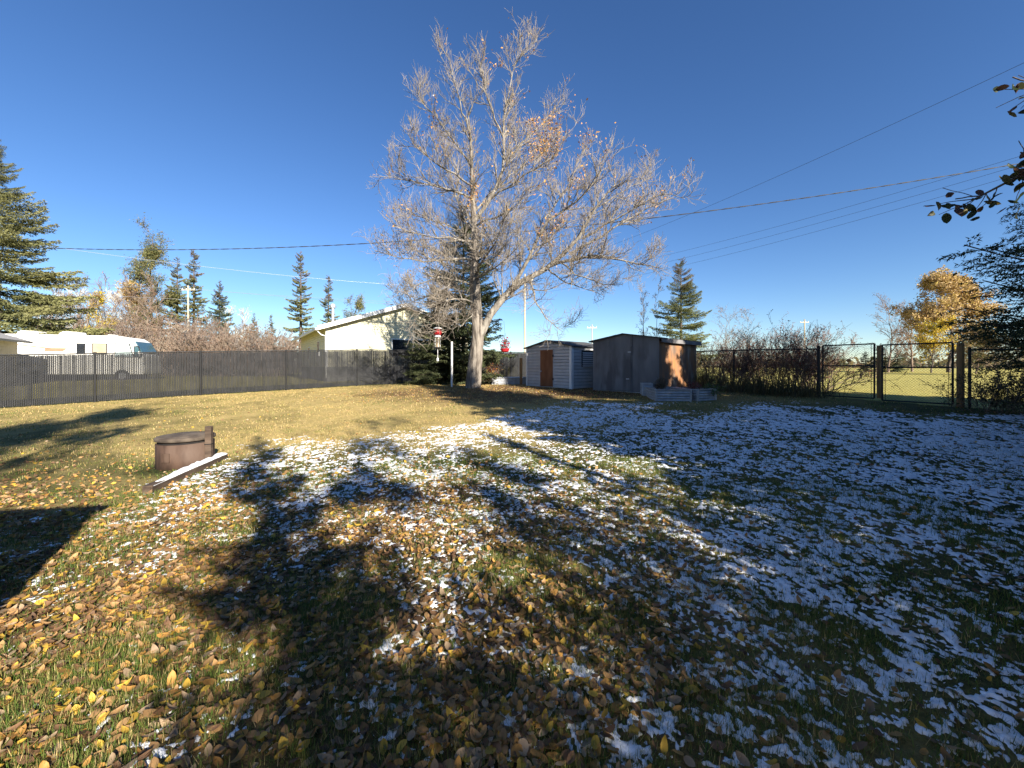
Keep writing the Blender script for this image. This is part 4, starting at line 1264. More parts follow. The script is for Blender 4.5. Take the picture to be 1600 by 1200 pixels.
p = P(1388, 475, 60); tree('bare_tree', 'thin bare tree left of the golden tree beyond the gate', (p.x, p.y, surf(p.x, p.y)), bm, M['brush'], 0, (1, 1, (p.z - .6) / 10.3))
p = P(1425, 470, 66); tree('bare_tree', 'russet thin leaved tree tucked between the bare tree and the golden tree', (p.x, p.y, surf(p.x, p.y)), broadleaf(304, 11, 3.0, 1500, 0.2, [(0.28, 0.15, 0.08), (0.36, 0.22, 0.10)], lo=0.15, twr=0.024), M['brush'])
# olive shrubs and pines behind the right fence run
hm = broadleaf(305, 5.2, 3.0, 2600, 0.2, [(0.16, 0.13, 0.05), (0.24, 0.17, 0.07), (0.12, 0.12, 0.045)], lo=0.08)
for i, (u, v, Y, lab) in enumerate(((1560, 520, 40, 'olive brown thicket tree behind the fence under the spruce boughs'), (1640, 500, 38, 'olive thicket tree at the field edge past the wooden gate post'), (1525, 535, 46, 'low brownish thicket tree right of the golden tree'))):
    p = P(u, v, Y); tree('broadleaf_tree', lab, (p.x, p.y, surf(p.x, p.y)), hm, M['brush'], i * 2.1, (1, 1, (p.z - .6) / 5.2))

# far tree line along the horizon (reads as one mass)
def tree_line():
    rng = rs(330)
    n = 2600
    az = rng.uniform(R(-80), R(80), n); rr = rng.uniform(230, 420, n)
    hh = rng.uniform(2, 9, n) * (0.5 + 0.8 * (vnoise(az * 14, az * 0, 17) + 0.5))
    pos = []; cc = []
    V = []; Q = []; C = []
    pts = np.stack([np.sin(az) * rr, np.cos(az) * rr, np.zeros(n)], -1)
    m = 9
    base = np.repeat(pts, m, axis=0)
    off = rng.normal(size=(n * m, 3)) * np.array([2.2, 2.2, 0])
    off[:, 2] = rng.rand(n * m) ** 0.8 * np.repeat(hh, m)
    Vv, q = cards(rng, base + off, rng.uniform(1.2, 3.0, n * m), 0.7)
    c = palette(rng, n, [(0.10, 0.085, 0.06), (0.16, 0.12, 0.07), (0.07, 0.08, 0.04), (0.22, 0.17, 0.07)], None, 0.2)
    me = mk_mesh('tree_line', Vv, [q], col=np.repeat(c, m * 4, axis=0))
    tag(link('tree_line', me, M['leaf']), 'far brown and olive wood along the horizon', 'wood', kind='stuff')
tree_line()

# brown brush and bare aspens at the left
br = [bush_mesh(340 + i, 4.2, 46, 0.5, 900, 0.13, [(0.20, 0.11, 0.07), (0.26, 0.15, 0.09), (0.16, 0.10, 0.07)], 0.016, stem_r=0.03, up=0.35) for i in range(3)]
BRM = [(M['brush'], 'reddish brown bare brush thicket between the motorhome and the yellow house'), (M['brush_tan'], 'straw tan bare brush thicket between the motorhome and the yellow house'), (M['brush_grey'], 'grey brown bare brush thicket between the motorhome and the yellow house')]
for i, (u, v, Y) in enumerate(((236, 503, 46), (262, 512, 40), (292, 517, 38), (322, 509, 41), (350, 516, 37), (378, 511, 39), (405, 524, 36), (432, 520, 37), (452, 529, 41), (335, 500, 50), (415, 508, 52), (214, 508, 52), (275, 497, 54), (190, 512, 44))):
    p = P(u, v, Y); z = surf(p.x, p.y); s = (p.z - z) / 4.2
    k = (0, 1, 0, 2, 0, 1, 2, 0, 1, 2, 0, 1, 0, 2)[i]
    bush('brush_thicket', BRM[k][1], 'shrub', (p.x, p.y, z), br[k], BRM[k][0], i * 1.3, (s * 1.15, s * 1.15, s), ('reddish', 'tan', 'grey')[k] + ' brush thickets behind the slatted fence')
asp = broadleaf(350, 11, 2.6, 60, 0.15, [(0.42, 0.32, 0.10)], lo=0.25, twr=0.026, trunk_r=0.11)
for i, (u, v, Y) in enumerate(((92, 462, 66), (112, 470, 74), (128, 455, 70), (172, 458, 72), (184, 462, 64), (200, 455, 76), (236, 470, 80), (362, 482, 84), (378, 487, 88), (60, 470, 72))):
    p = P(u, v, Y); z = surf(p.x, p.y); s = (p.z - z) / 10.6
    tree('bare_aspen', 'bare pale trunked aspen in the wood behind the motorhome', (p.x, p.y, z), asp, M['paletwig'], i * 2.3, (s * 0.95, s * 0.95, s), 'bare aspens behind the motorhome')
for i in range(15):
    u = 58 + 13.2 * i; p = P(u, 462 + 14 * math.sin(i * 2.1) + (12 if i % 3 == 0 else 0), 64 + 5 * math.cos(i * 1.7)); z = surf(p.x, p.y)
    tree('bare_tree', 'grey tan bare tree in the wood filling in behind the motorhome', (p.x, p.y, z), bm, M['brush'], i * 1.9, (1.0, 1.0, (p.z - z) / 10.3), 'grey tan bare trees behind the motorhome')
ya = broadleaf(351, 11, 2.3, 5200, 0.24, [(0.52, 0.38, 0.03), (0.55, 0.42, 0.06), (0.42, 0.33, 0.05)], lo=0.15, twr=0.024, trunk_r=0.11)
for i, (u, v, Y, lab, sx) in enumerate(((152, 452, 62, 'bright yellow leaved aspen behind the motorhome roof', 0.9), (212, 448, 72, 'pale golden aspen beside the thin sparse spruce', 1.0))):
    p = P(u, v, Y); z = surf(p.x, p.y); s = (p.z - z) / 10.8
    tree('aspen_tree', lab, (p.x, p.y, z), ya if i == 0 else broadleaf(352, 11, 2.6, 3200, 0.22, [(0.45, 0.32, 0.11), (0.40, 0.27, 0.10)], lo=0.2, twr=0.026, trunk_r=0.11), M['paletwig'], i, (s * sx, s * sx, s))
# tall pines
def pine(seed, h, r, lo):
    rng = rs(seed)
    tm, lv = broadleaf(seed, h, r, 0, 0.2, None, lo=lo, twr=0.03, n1=22)
    k = tm
    co = np.empty(len(k.vertices) * 3, dtype=np.float32); k.vertices.foreach_get('co', co); co = co.reshape(-1, 3)
    far_ = co[np.hypot(co[:, 0], co[:, 1]) > 0.22 * r]
    n = 13000
    wt = np.exp(3.0 * (vnoise(far_[:, 0] * 1.2 + 3, far_[:, 2] * 0.8, seed) + vnoise(far_[:, 1] * 1.2, far_[:, 2] * 0.9, seed + 3)))
    pos = far_[rng.choice(len(far_), n, p=wt / wt.sum())] + rng.normal(size=(n, 3)) * 0.32
    V, q = cards(rng, pos, rng.uniform(0.16, 0.38, n), 0.3)
    return tm, mk_mesh('crown', V, [q], col=np.repeat(palette(rng, n, [(0.08, 0.095, 0.035), (0.14, 0.145, 0.05), (0.19, 0.16, 0.06)], None, 0.25), 4, axis=0))
pm = pine(360, 22, 3.6, 0.32)
p = P(250, 357, 70); z = surf(p.x, p.y); tree('pine_tree', 'tallest pine with an open crown behind the motorhome', (p.x, p.y, z), pm, M['darkbark'], 0.5, (p.z - z) / 21.6, leafm=M['needle'])
pm2 = pine(361, 12, 3.2, 0.2)
p = P(552, 466, 58); z = surf(p.x, p.y); tree('pine_tree', 'bushy yellow green pine top rising behind the house roof', (p.x, p.y, z), pm2, M['darkbark'], 1.5, (0.75, 0.75, (p.z - z) / 11.5), leafm=M['needle'])
p = P(234, 470, 66); z = surf(p.x, p.y); tree('pine_tree', 'low olive pine under the tallest pine', (p.x, p.y, z), pm2, M['darkbark'], 2.5, (0.7, 0.7, (p.z - z) / 11.5), leafm=M['needle'])

# berry shrubs behind the right fence, thin trees behind
bs = [bush_mesh(380 + i, 3.1, 40, 0.52, 3800, 0.06, [(0.20, 0.045, 0.035), (0.11, 0.06, 0.035), (0.25, 0.07, 0.035), (0.08, 0.05, 0.03)], 0.006, stem_r=0.022, up=0.25) for i in range(2)]
def off_fence(s, d):
    q = RFC + RFD * s + np.array([RFD[1], -RFD[0]]) * d
    return (float(q[0]), float(q[1]))
for i, (s, d, sc) in enumerate(((2.3, 1.2, 1.0), (3.4, 1.6, 1.08), (4.7, 1.3, 1.0), (6.0, 1.8, 0.96), (2.9, 2.8, 1.05), (7.4, 1.5, 0.8), (5.2, 3.0, 1.0))):
    q = off_fence(s, d)
    bush('berry_shrub', 'tangled dark red leaved shrub growing along the outside of the chain link fence', 'shrub', (*q, surf(*q)), bs[i % 2], M['brush'], i * 1.9, sc * 0.76, 'berry shrubs along the chain link fence')
tm = broadleaf(390, 6.6, 2.0, 420, 0.09, [(0.30, 0.20, 0.12), (0.25, 0.15, 0.10)], lo=0.15, twr=0.009, trunk_r=0.06)
for i, (u, v, Y, lab) in enumerate(((1130, 486, 27, 'thin bare tree between the green spruce and the berry shrubs'), (1172, 490, 28, 'pale thin tree behind the berry shrubs'))):
    p = P(u, v, Y); z = surf(p.x, p.y); tree('bare_tree', lab, (p.x, p.y, z), tm, M['bark'], i * 2.0, (0.8, 0.8, (p.z - z) / 6.4))
sp_ = broadleaf(391, 6.5, 0.8, 60, 0.08, [(0.35, 0.25, 0.12)], lo=0.2, twr=0.008, trunk_r=0.045)
for i, (u, v, Y, lab) in enumerate(((1003, 452, 24, 'slender bare sapling rising behind the plywood shed roof'), (1010, 432, 24.5, 'tallest slender bare sapling behind the plywood shed roof'), (1024, 436, 24, 'slender bare sapling touching the green spruce'))):
    p = P(u, v, Y); z = surf(p.x, p.y); tree('sapling', lab, (p.x, p.y, z), sp_, M['twig'], i * 2.0, (0.8, 0.8, (p.z - z) / 6.2))
# weeds at the foot of the fences
def weed_mesh(seed, h, n, cols, spread=0.5):
    rng = rs(seed)
    a = rng.uniform(0, 6.283, n); rad = np.abs(rng.normal(0, spread, n))
    b0 = np.stack([np.cos(a) * rad, np.sin(a) * rad, np.full(n, -0.03)], -1)
    ln = h * rng.uniform(0.4, 1.1, n); az = rng.uniform(0, 6.283, n); tl = np.abs(rng.normal(0, 0.35, n))
    D = np.stack([np.cos(az) * np.sin(tl), np.sin(az) * np.sin(tl), np.cos(tl)], -1)
    m = b0 + D * ln[:, None] * 0.55; D2 = D.copy(); D2[:, 2] -= 0.45; D2 /= np.linalg.norm(D2, axis=1, keepdims=True)
    tp = m + D2 * ln[:, None] * 0.5
    w = np.cross(D, rng.normal(size=(n, 3))); w /= np.linalg.norm(w, axis=1, keepdims=True); w *= 0.007
    V = np.stack([b0 - w, b0 + w, m + w * 0.8, m - w * 0.8, tp], 1).reshape(-1, 3)
    i = np.arange(n)[:, None] * 5
    q = np.concatenate([i + np.array([[0, 1, 2]]), i + np.array([[0, 2, 3]]), i + np.array([[3, 2, 4]])])
    return mk_mesh('blades', V, [q], col=np.repeat(palette(rng, n, cols, None, 0.3), 5, axis=0))
wm = [weed_mesh(395 + i, 0.75, 420, [(0.07, 0.075, 0.03), (0.13, 0.11, 0.05), (0.09, 0.07, 0.035)]) for i in range(2)]
for i, s in enumerate((1.75, 2.4, 3.1, 3.8, 4.5, 5.2, 5.9, 6.6)):
    q = off_fence(s, -0.35 - 0.15 * (i % 3))
    o = thing('tall_grass_clump', 'rank tall grass clump at the foot of the chain link fence', 'grass', group='grass clumps along the chain link fence')
    tag(link('blades', wm[i % 2], M['grass'], o), kind='stuff')
    o.location = (*q, surf(*q)); o.rotation_euler = (0, 0, i * 1.1); o.scale = (1, 1, 0.75 + 0.2 * (i % 3))
lm = bush_mesh(398, 1.35, 30, 0.6, 2600, 0.055, [(0.045, 0.06, 0.025), (0.07, 0.075, 0.03), (0.10, 0.085, 0.04)], 0.004, stem_r=0.01, up=0.2)
for i, (s, d, sc, lab) in enumerate(((-2.25, -0.55, 0.85, 'dark leafy shrub at the foot of the thick brown gate post'), (-3.1, -0.5, 1.0, 'taller dark leafy shrub before the fence past the gate post'), (-4.2, -0.6, 0.95, 'dark leafy shrub under the shaded spruce boughs'))):
    q = off_fence(s, d)
    bush('leafy_shrub', lab, 'shrub', (*q, surf(*q)), lm, M['brush'], i * 2.2, sc)
# plants in the beds
gp = bush_mesh(399, 0.42, 16, 0.9, 500, 0.05, [(0.07, 0.13, 0.04), (0.11, 0.18, 0.05)], 0.003, stem_r=0.005, up=0.0, arch=0.12)
bush('bed_plant', 'green trailing plant spilling over the shaded raised bed', 'plant', (BED3[0] + 0.55, BED3[1] + 0.45, surf(*BED3) + 0.3), gp, M['brush'])
rp = bush_mesh(400, 0.45, 18, 0.6, 330, 0.045, [(0.22, 0.03, 0.04), (0.14, 0.04, 0.04)], 0.003, stem_r=0.005)
bush('bed_plant', 'dark red leaved plant between the two corrugated beds', 'plant', (BED3[0] + 0.15, BED3[1] + 0.7, surf(*BED3) + 0.28), rp, M['brush'])
sp2 = bush_mesh(401, 0.5, 26, 0.45, 200, 0.05, [(0.22, 0.17, 0.08), (0.16, 0.13, 0.06)], 0.003, stem_r=0.004)
bush('bed_plant', 'withered tan stalks in the pale corrugated bed', 'plant', (BED1[0] + 0.45, BED1[1] + 0.75, surf(*BED1) + 0.3), sp2, M['wood'])
# red and orange shrubs to the right of the big trunk
ro = bush_mesh(402, 1.3, 22, 0.45, 700, 0.07, [(0.45, 0.16, 0.03), (0.50, 0.30, 0.04), (0.34, 0.07, 0.03)], 0.004, stem_r=0.01)
bush('autumn_shrub', 'small orange and yellow shrub low behind the big trunk', 'shrub', (-1.25, 22.6, surf(-1.2, 22.6)), ro, M['brush'])

# ------------------------------------------------------------------ feeder, basket, poles
def build_feeder():
    p = P(684, 533, 17.0)
    t = thing('bird_feeder', 'hanging clear tube bird feeder with red band and white lids', 'bird feeder', (p.x, p.y, p.z))
    MB().tube([(0, 0, 0.58), (0.03, 0, 1.15)], 0.007, 5).build('hanger', M['wire'], t)
    MB().tube([(0, 0, 0.52), (0, 0, 0.56), (0, 0, 0.60)], [0.19, 0.17, 0.05], 14).build('lid', M['white'], t)
    MB().tube([(0, 0, 0.26), (0, 0, 0.36), (0, 0, 0.44), (0, 0, 0.518)], [0.14, 0.20, 0.17, 0.10], 12).build('band', M['red'], t)
    MB().tube([(0, 0, 0.17), (0, 0, 0.255)], [0.14, 0.12], 14).build('collar', M['white'], t)
    MB().tube([(0, 0, -0.25), (0, 0, 0.168)], 0.075, 12).build('tube', M['clear'], t)
    for a in range(4):
        x, y = 0.11 * math.cos(a * 1.571 + 0.4), 0.11 * math.sin(a * 1.571 + 0.4)
        MB().tube([(x, y, -0.26), (x, y, 0.165)], 0.008, 5).build('bar', M['white'], t)
    MB().tube([(0, 0, -0.30), (0, 0, -0.252)], [0.13, 0.12], 12).build('tray', M['dark'], t)
    MB().tube([(0, 0, -0.31), (0, 0, -0.72)], 0.010, 6).build('cord', M['white'], t)
    MB().box(-0.035, 0.035, -0.02, 0.02, -0.85, -0.72).build('weight', M['white'], t)
build_feeder()
def build_basket():
    p = P(789, 546, 18.2)
    t = thing('hanging_basket', 'red flower basket hanging right of the big trunk', 'basket', (p.x, p.y, p.z))
    MB().tube([(0, 0, -0.13), (0, 0, -0.09), (0, 0, 0.05)], [0.08, 0.17, 0.22], 14).build('pot', M['red'], t)
    rng = rs(77)
    pos = rng.normal(size=(240, 3)) * np.array([0.11, 0.11, 0.13]) + np.array([0, 0, 0.22])
    V, q = cards(rng, pos, rng.uniform(0.05, 0.09, 240), 0.8)
    tag(link('flowers', mk_mesh('flowers', V, [q], col=np.repeat(palette(rng, 240, [(0.42, 0.02, 0.03), (0.30, 0.02, 0.03), (0.10, 0.08, 0.03)], None, 0.3), 4, axis=0)), M['leaf'], t), kind='stuff')
    b = MB()
    for a in range(3):
        x, y = 0.2 * math.cos(a * 2.094), 0.2 * math.sin(a * 2.094)
        b.tube([(x, y, 0.05), (0, 0, 0.75)], 0.005, 4)
    b.tube([(0, 0, 0.75), (-0.05, 0, 1.3)], 0.005, 4)
    b.build('hanger', M['wire'], t)
build_basket()
q = P(706, 595, 18.4); zz = surf(q.x, q.y)
t = thing('white_pole', 'white metal pole standing left of the big trunk', 'pole', (q.x, q.y, zz))
MB().tube([(0, 0, -0.2), (0, 0, 2.05)], 0.045, 10).build('shaft', M['white'], t)
MB().tube([(0, 0, 2.05), (0, 0, 2.08), (0, 0, 2.1)], [0.05, 0.05, 0.02], 10).build('cap', M['white'], t)
q = (0.45, 19.9); t = thing('wooden_post', 'orange brown wooden fence post beside the small grey shed', 'post', (*q, surf(*q)))
MB().box(-0.07, 0.07, -0.07, 0.07, -0.2, 1.35).build('post_shaft', M['postwood'], t, bevel=0.01)

# ------------------------------------------------------------------ motorhome
def build_rv():
    # rear at the left, cab at the right; side parallel to the slatted fence is turned slightly
    fr = P(219, 556, 28.0); L = 7.7
    a = R(20)
    z0 = surf(-22, 23) - 0.02
    t = thing('motorhome', 'long white motorhome parked beyond the slatted fence', 'motorhome', (fr.x, fr.y, z0), a)
    H = 3.18; Wd = 2.4
    # side outline (x to the right = forwards, z up), extruded across the width
    out = [(-L, 0.55), (-L, 2.95), (-L + 0.12, 3.12), (-L + 0.4, H), (-1.3, H), (-0.75, H - 0.08), (-0.42, H - 0.32), (-0.05, 2.1), (0.18, 1.75), (0.25, 0.9), (0.22, 0.5)]
    MB().prism(out, 'y', 0, Wd).build('body', M['rvwhite'], t, bevel=0.05)
    def win(x0, x1, za, zb, m, name='window', slant=0.0):
        o = MB().prism([(x0 - 0.05, za - 0.05), (x1 + 0.05 + slant, za - 0.05), (x1 + 0.05, zb + 0.05), (x0 - 0.05, zb + 0.05)], 'y', -0.02, 0.0).build(name, M['blackmetal'], t)
        MB().prism([(x0, za), (x1 + slant, za), (x1, zb), (x0, zb)], 'y', -0.028, -0.018).build('pane', m, o)
        return o
    win(-1.35, -0.62, 1.75, 2.62, M['paleglass'], slant=0.22)
    win(-2.55, -1.85, 1.95, 2.6, M['curtain'])
    win(-3.35, -3.0, 1.95, 2.58, M['glass'])
    win(-6.9, -6.5, 1.9, 2.5, M['curtain'])
    # windshield on the sloping nose
    MB().add([(-0.40, 0.15, 2.80), (-0.40, Wd - 0.15, 2.80), (0.0, Wd - 0.12, 2.05), (0.0, 0.12, 2.05), (-0.30, 0.15, 2.82), (-0.30, Wd - 0.15, 2.82), (0.07, Wd - 0.12, 2.07), (0.07, 0.12, 2.07)], [(4, 7, 6, 5), (0, 1, 2, 3), (0, 4, 5, 1), (3, 2, 6, 7), (0, 3, 7, 4), (1, 5, 6, 2)]).build('windshield', M['tealglass'], t)
    win(-0.30, -0.12, 1.75, 2.45, M['tealglass'], slant=0.2)
    MB().box(-L + 0.2, -1.6, -0.035, 0.0, 2.98, 3.03).build('awning', M['siding_grey'], t)
    MB().prism([(-7.4, 2.66), (-4.4, 2.26), (-3.7, 2.12), (-4.4, 2.18), (-7.4, 2.61)], 'y', -0.010, 0.003).build('stripe', M['stripe'], t)
    MB().prism([(-5.0, 2.06), (-4.1, 2.06), (-3.9, 2.30), (-5.0, 2.30)], 'y', -0.012, 0.004).build('emblem', M['stripe'], t)
    for x in (-6.3, -4.2):
        MB().prism([(x - 0.55, H - 0.02), (x + 0.55, H - 0.02), (x + 0.45, H + 0.26), (x - 0.3, H + 0.28), (x - 0.5, H + 0.16)], 'y', 0.75, 1.65).build('air_conditioner', M['rvwhite'], t, bevel=0.03)
    MB().box(-2.2, -1.8, 0.9, 1.3, H, H + 0.12).build('roof_vent', M['rvwhite'], t)
    for x in (-1.0, -5.4):
        for y in (0.12, Wd - 0.12):
            wv = MB().tube([(x, y - 0.13, 0.42), (x, y + 0.13, 0.42)], 0.42, 20).build('wheel', M['dark'], t)
            MB().tube([(x, y - 0.14, 0.42), (x, y + 0.14, 0.42)], 0.22, 14).build('rim', M['galv'], wv)
    MB().box(0.0, 0.06, -0.28, -0.08, 1.75, 2.1).build('mirror', M['white'], t)
build_rv()

# ------------------------------------------------------------------ utility poles and wires
def build_pole(label, u, vtop, Y, arm=True, r=0.14):
    p = P(u, vtop, Y); z = surf(p.x, p.y)
    t = thing('utility_pole', label, 'utility pole', (p.x, p.y, z))
    h = p.z - z
    MB().tube([(0, 0, -0.3), (0, 0, h)], [r, r * 0.7], 10).build('shaft', M['polewood'], t)
    if arm:
        MB().box(-1.0, 1.0, -0.06, 0.06, h - 0.75, h - 0.6).build('crossarm', M['polewood'], t)
        for x in (-0.9, -0.3, 0.3, 0.9):
            MB().tube([(x, 0, h - 0.6), (x, 0, h - 0.4)], 0.05, 6).build('insulator', M['white'], t)
    return t
build_pole('pale wooden utility pole rising from the brown brush', 294, 446, 60)
build_pole('utility pole behind the big bare tree where the wires meet', 820, 428, 46)
build_pole('far white power pole beyond the berry shrubs', 1257, 499, 90, r=0.18)
build_pole('far thin pole with short crossarm above the small grey shed', 925, 507, 80, r=0.12)
def wire(label, A, B, sag, r, m, twist=0, name='overhead_wire'):
    n = 60
    s = np.linspace(0, 1, n)
    pts = np.outer(1 - s, A) + np.outer(s, B); pts[:, 2] -= 4 * sag * s * (1 - s)
    if not twist:
        V, q = tubes(pts[None], np.full((1, n), r), 5)
    else:
        n = 700; s = np.linspace(0, 1, n)
        pts = np.outer(1 - s, A) + np.outer(s, B); pts[:, 2] -= 4 * sag * s * (1 - s)
        L = []
        for ph in (0, math.pi):
            o = pts.copy(); o[:, 2] += r * np.cos(s * twist + ph); o[:, 1] += r * np.sin(s * twist + ph); L.append(o)
        V, q = tubes(np.array(L), np.full((2, n), r * 0.95), 5)
    return tag(link(name, mk_mesh(name, V, [q], smooth=True), m), label, 'wire')
wire('thick twisted dark cable running right across above the yellow house', np.array(P(0, 368, 28) * 1.0) + np.array((-12, 1.5, 0.5)), np.array(P(1600, 228, 20)) + np.array((8, -1, 0.4)), 3.0, 0.016, M['wire'], twist=330)
top = np.array(P(820, 428, 46)); arm = np.array(P(820, 436, 46))
wire('single thin wire, topmost in the open sky', np.array(P(1760, 22, 13)), top, 0.8, 0.008, M['wire'])
for i, (v, dx) in enumerate(((218, -0.9), (232, -0.3), (246, 0.3))):
    wire(('upper', 'middle', 'lowest')[i] + ' of three parallel dark wires ending above the sheds', np.array(P(1680, v, 15.5)), arm + np.array((dx, 0, -0.55 - 0.6 * i)), 0.75, 0.007, M['wire'])
wire('pale sunlit wire, upper one above the brown brush', np.array(P(-80, 362, 27)), arm + np.array((0.9, 0, -1.3)), 0.9, 0.010, M['alwire'])
pt = np.array(P(294, 446, 60))
for i, (v, dx) in enumerate(((420, -0.9), (425, -0.3))):
    a0 = pt + np.array((dx, 0, -0.4))
    wire(('upper', 'lower')[i] + ' pale sunlit wire from the spruce to the pale utility pole', np.array(P(-60, v, 27)), a0, 0.35, 0.013, M['alwire'])
    wire(('upper', 'lower')[i] + ' pale sunlit wire from the pale utility pole past the narrow spruce', a0, arm + np.array((-0.9 + dx * 0.2, 0.2 * i, -3.2 - 0.4 * i)), 0.3, 0.013, M['alwire'])
wire('short pale wire crossing behind the yellow aspen', np.array(P(60, 452, 55)), pt + np.array((0, 0, -2.1)), 0.2, 0.014, M['alwire'])

# ------------------------------------------------------------------ leafy tree beside the viewer (its branch hangs into the top right)
def build_leaf_tree():
    rng = rs(500)
    base = np.array([6.0, -2.3, 0.0])
    t = thing('broadleaf_tree', 'dark leaved tree hanging leafy branch tips above the spruce boughs', 'tree', base)
    def limb(pts, r0, r1):
        return resample(np.array(pts, float) - base, 10), np.linspace(r0, r1, 10)
    trunk = limb([(6.0, -2.3, -0.2), (6.0, -2.3, 0.8), (5.95, -2.25, 1.6), (5.9, -2.3, 2.4), (5.9, -2.4, 3.2)], 0.13, 0.02)
    Ls = [limb([(5.95, -2.25, 1.7), (5.4, -1.0, 2.6), (4.6, 0.4, 3.2), (3.9, 1.5, 3.2), (3.4, 2.3, 2.95), (3.14, 2.72, 2.68)], 0.06, 0.006),
          limb([(5.0, -0.4, 3.0), (4.2, 1.0, 3.5), (3.65, 2.1, 3.5), (3.36, 2.55, 3.32)], 0.035, 0.005),
          limb([(3.95, 1.2, 3.25), (3.7, 1.9, 3.25), (3.4, 2.45, 3.1)], 0.02, 0.004)]
    for k in range(15):                       # low spreading crown
        az = k * 2.4 + rng.uniform(-0.3, 0.3); z0 = 1.0 + 1.5 * k / 15.0; ln = 2.3 * rng.uniform(0.75, 1.1)
        c_, s_ = math.cos(az), math.sin(az)
        Ls.append(limb([(5.95, -2.3, z0), (5.95 + c_ * ln * 0.5, -2.3 + s_ * ln * 0.5, z0 + 0.45), (5.95 + c_ * ln, -2.3 + s_ * ln, z0 + 0.7)], 0.05, 0.008))
    PL = np.array([l[0] for l in Ls] + [trunk[0]]); RL = np.array([l[1] for l in Ls] + [trunk[1]])
    P1, R1 = spawn(PL, RL, rng, 0.26, 0.3, 0.5, 1.2, 48, 0.2, 5, 0.6, 0.004, 0.5, 0.15)
    P1 = P1[~((P1[:, :, 1] + base[1] > 0.6).any(1) & (P1[:, 0, 1] + base[1] < 2.0))] if False else P1
    keep = np.ones(len(P1), bool)
    # limb that reaches forward carries only short twigs
    fw = (P1[:, 0, 1] + base[1]) > -0.5
    P1[fw] = P1[fw][:, :1] + (P1[fw] - P1[fw][:, :1]) * 0.38
    P2, R2 = spawn(P1, R1[:len(P1)], rng, 0.15, 0.2, 0.2, 0.5, 45, 0.1, 4, 0.6, 0.0025, 0.4, 0.15)
    fw2 = (P2[:, 0, 1] + base[1]) > -0.5
    P2[fw2] = P2[fw2][:, :1] + (P2[fw2] - P2[fw2][:, :1]) * 0.45
    V, q = merge([tubes(PL, RL, 7), tubes(P1, R1, 4), tubes(P2, R2, 3)])
    link('trunk', mk_mesh('trunk', V, [q], smooth=True), M['darkbark'], t)
    pts = np.concatenate([P2[:, 1:].reshape(-1, 3), P1[:, 3:].reshape(-1, 3)])
    y = pts[:, 1] + base[1]
    front = pts[y > 0.8]; back = pts[y <= 0.8]
    PF = np.array([resample(l[0][5:], 6) for l in Ls[:3]]); RF = np.full((3, 6), 0.008)
    PT, RT = spawn(PF, RF, rng, 0.045, 0.0, 0.10, 0.30, 50, -0.05, 4, 0.5, 0.0018, 0.2, 0.15)
    f = np.concatenate([PT[:, 1:].reshape(-1, 3), PT[:, 2:].reshape(-1, 3)]); f = f + rng.normal(size=f.shape) * 0.014
    tv, tq = tubes(PT, RT, 4)
    tag(link('twigs', mk_mesh('twigs', tv, [tq]), M['darkbark'], t), kind='stuff')
    cl = vnoise(back[:, 0] * 1.4 + 9, back[:, 2] * 1.4, 91) + vnoise(back[:, 1] * 1.4, back[:, 2] * 1.4, 92)
    w = np.exp(2.5 * cl); b = back[rng.choice(len(back), 5000, p=w / w.sum())]
    V1, q1 = leaf_geo(rng, np.concatenate([f, b]) + rng.normal(size=(len(f) + len(b), 3)) * 0.02, droop=True)
    n = len(f) + len(b)
    c = palette(rng, n, [(0.035, 0.05, 0.022), (0.06, 0.06, 0.025), (0.08, 0.045, 0.03), (0.14, 0.11, 0.03)], [0.45, 0.3, 0.17, 0.08], 0.25)
    k = len(V1) // n
    tag(link('crown', mk_mesh('crown', V1, [q1], col=np.repeat(c, k, axis=0)), M['leaf'], t), kind='stuff')

# leaf shape: ovate blade with folded midrib and curl
def leaf_shape(curl=0.25, fold=0.25, L=1.0, W=0.52, twist=0.0, seed=0):
    rng = rs(seed)
    ts = np.array([0.0, 0.11, 0.32, 0.58, 0.82, 1.0]); ws = np.array([0.04, 0.60, 1.0, 0.98, 0.62, 0.0]) * W / 2
    V = []
    for t_, w in zip(ts, ws):
        zc = curl * (t_ - 0.45) ** 2 * L * 1.6
        tw = twist * (t_ - 0.5)
        ed = fold * w + rng.uniform(-0.03, 0.03)
        V += [(t_ * L - 0.45, -w, zc + ed - tw * w), (t_ * L - 0.45, 0, zc), (t_ * L - 0.45, w, zc + ed + tw * w)]
    V = np.array(V)
    T = []
    for i in range(5):
        a = i * 3; b = a + 3
        if i < 4:
            T += [(a, a + 1, b + 1), (a, b + 1, b), (a + 1, a + 2, b + 2), (a + 1, b + 2, b + 1)]
        else:
            T += [(a, a + 1, b + 1), (a + 1, a + 2, b + 1)]
    return V, np.array(T)
LEAF = [leaf_shape(0.08, 0.10, seed=1, W=0.54), leaf_shape(0.45, 0.22, seed=2, W=0.50), leaf_shape(-0.35, 0.20, seed=3, W=0.55), leaf_shape(0.6, 0.55, seed=4, W=0.46, twist=0.5), leaf_shape(-0.15, -0.25, seed=5, W=0.58, twist=-0.4), leaf_shape(0.95, 0.4, seed=6, W=0.46)]

def rotm(az, tx, ty):
    ca, sa = np.cos(az), np.sin(az); cx, sx = np.cos(tx), np.sin(tx); cy, sy = np.cos(ty), np.sin(ty)
    n = len(az)
    Z = np.zeros(n); O = np.ones(n)
    Rz = np.stack([ca, -sa, Z, sa, ca, Z, Z, Z, O], -1).reshape(n, 3, 3)
    Rx = np.stack([O, Z, Z, Z, cx, -sx, Z, sx, cx], -1).reshape(n, 3, 3)
    Ry = np.stack([cy, Z, sy, Z, O, Z, -sy, Z, cy], -1).reshape(n, 3, 3)
    return Rz @ Ry @ Rx

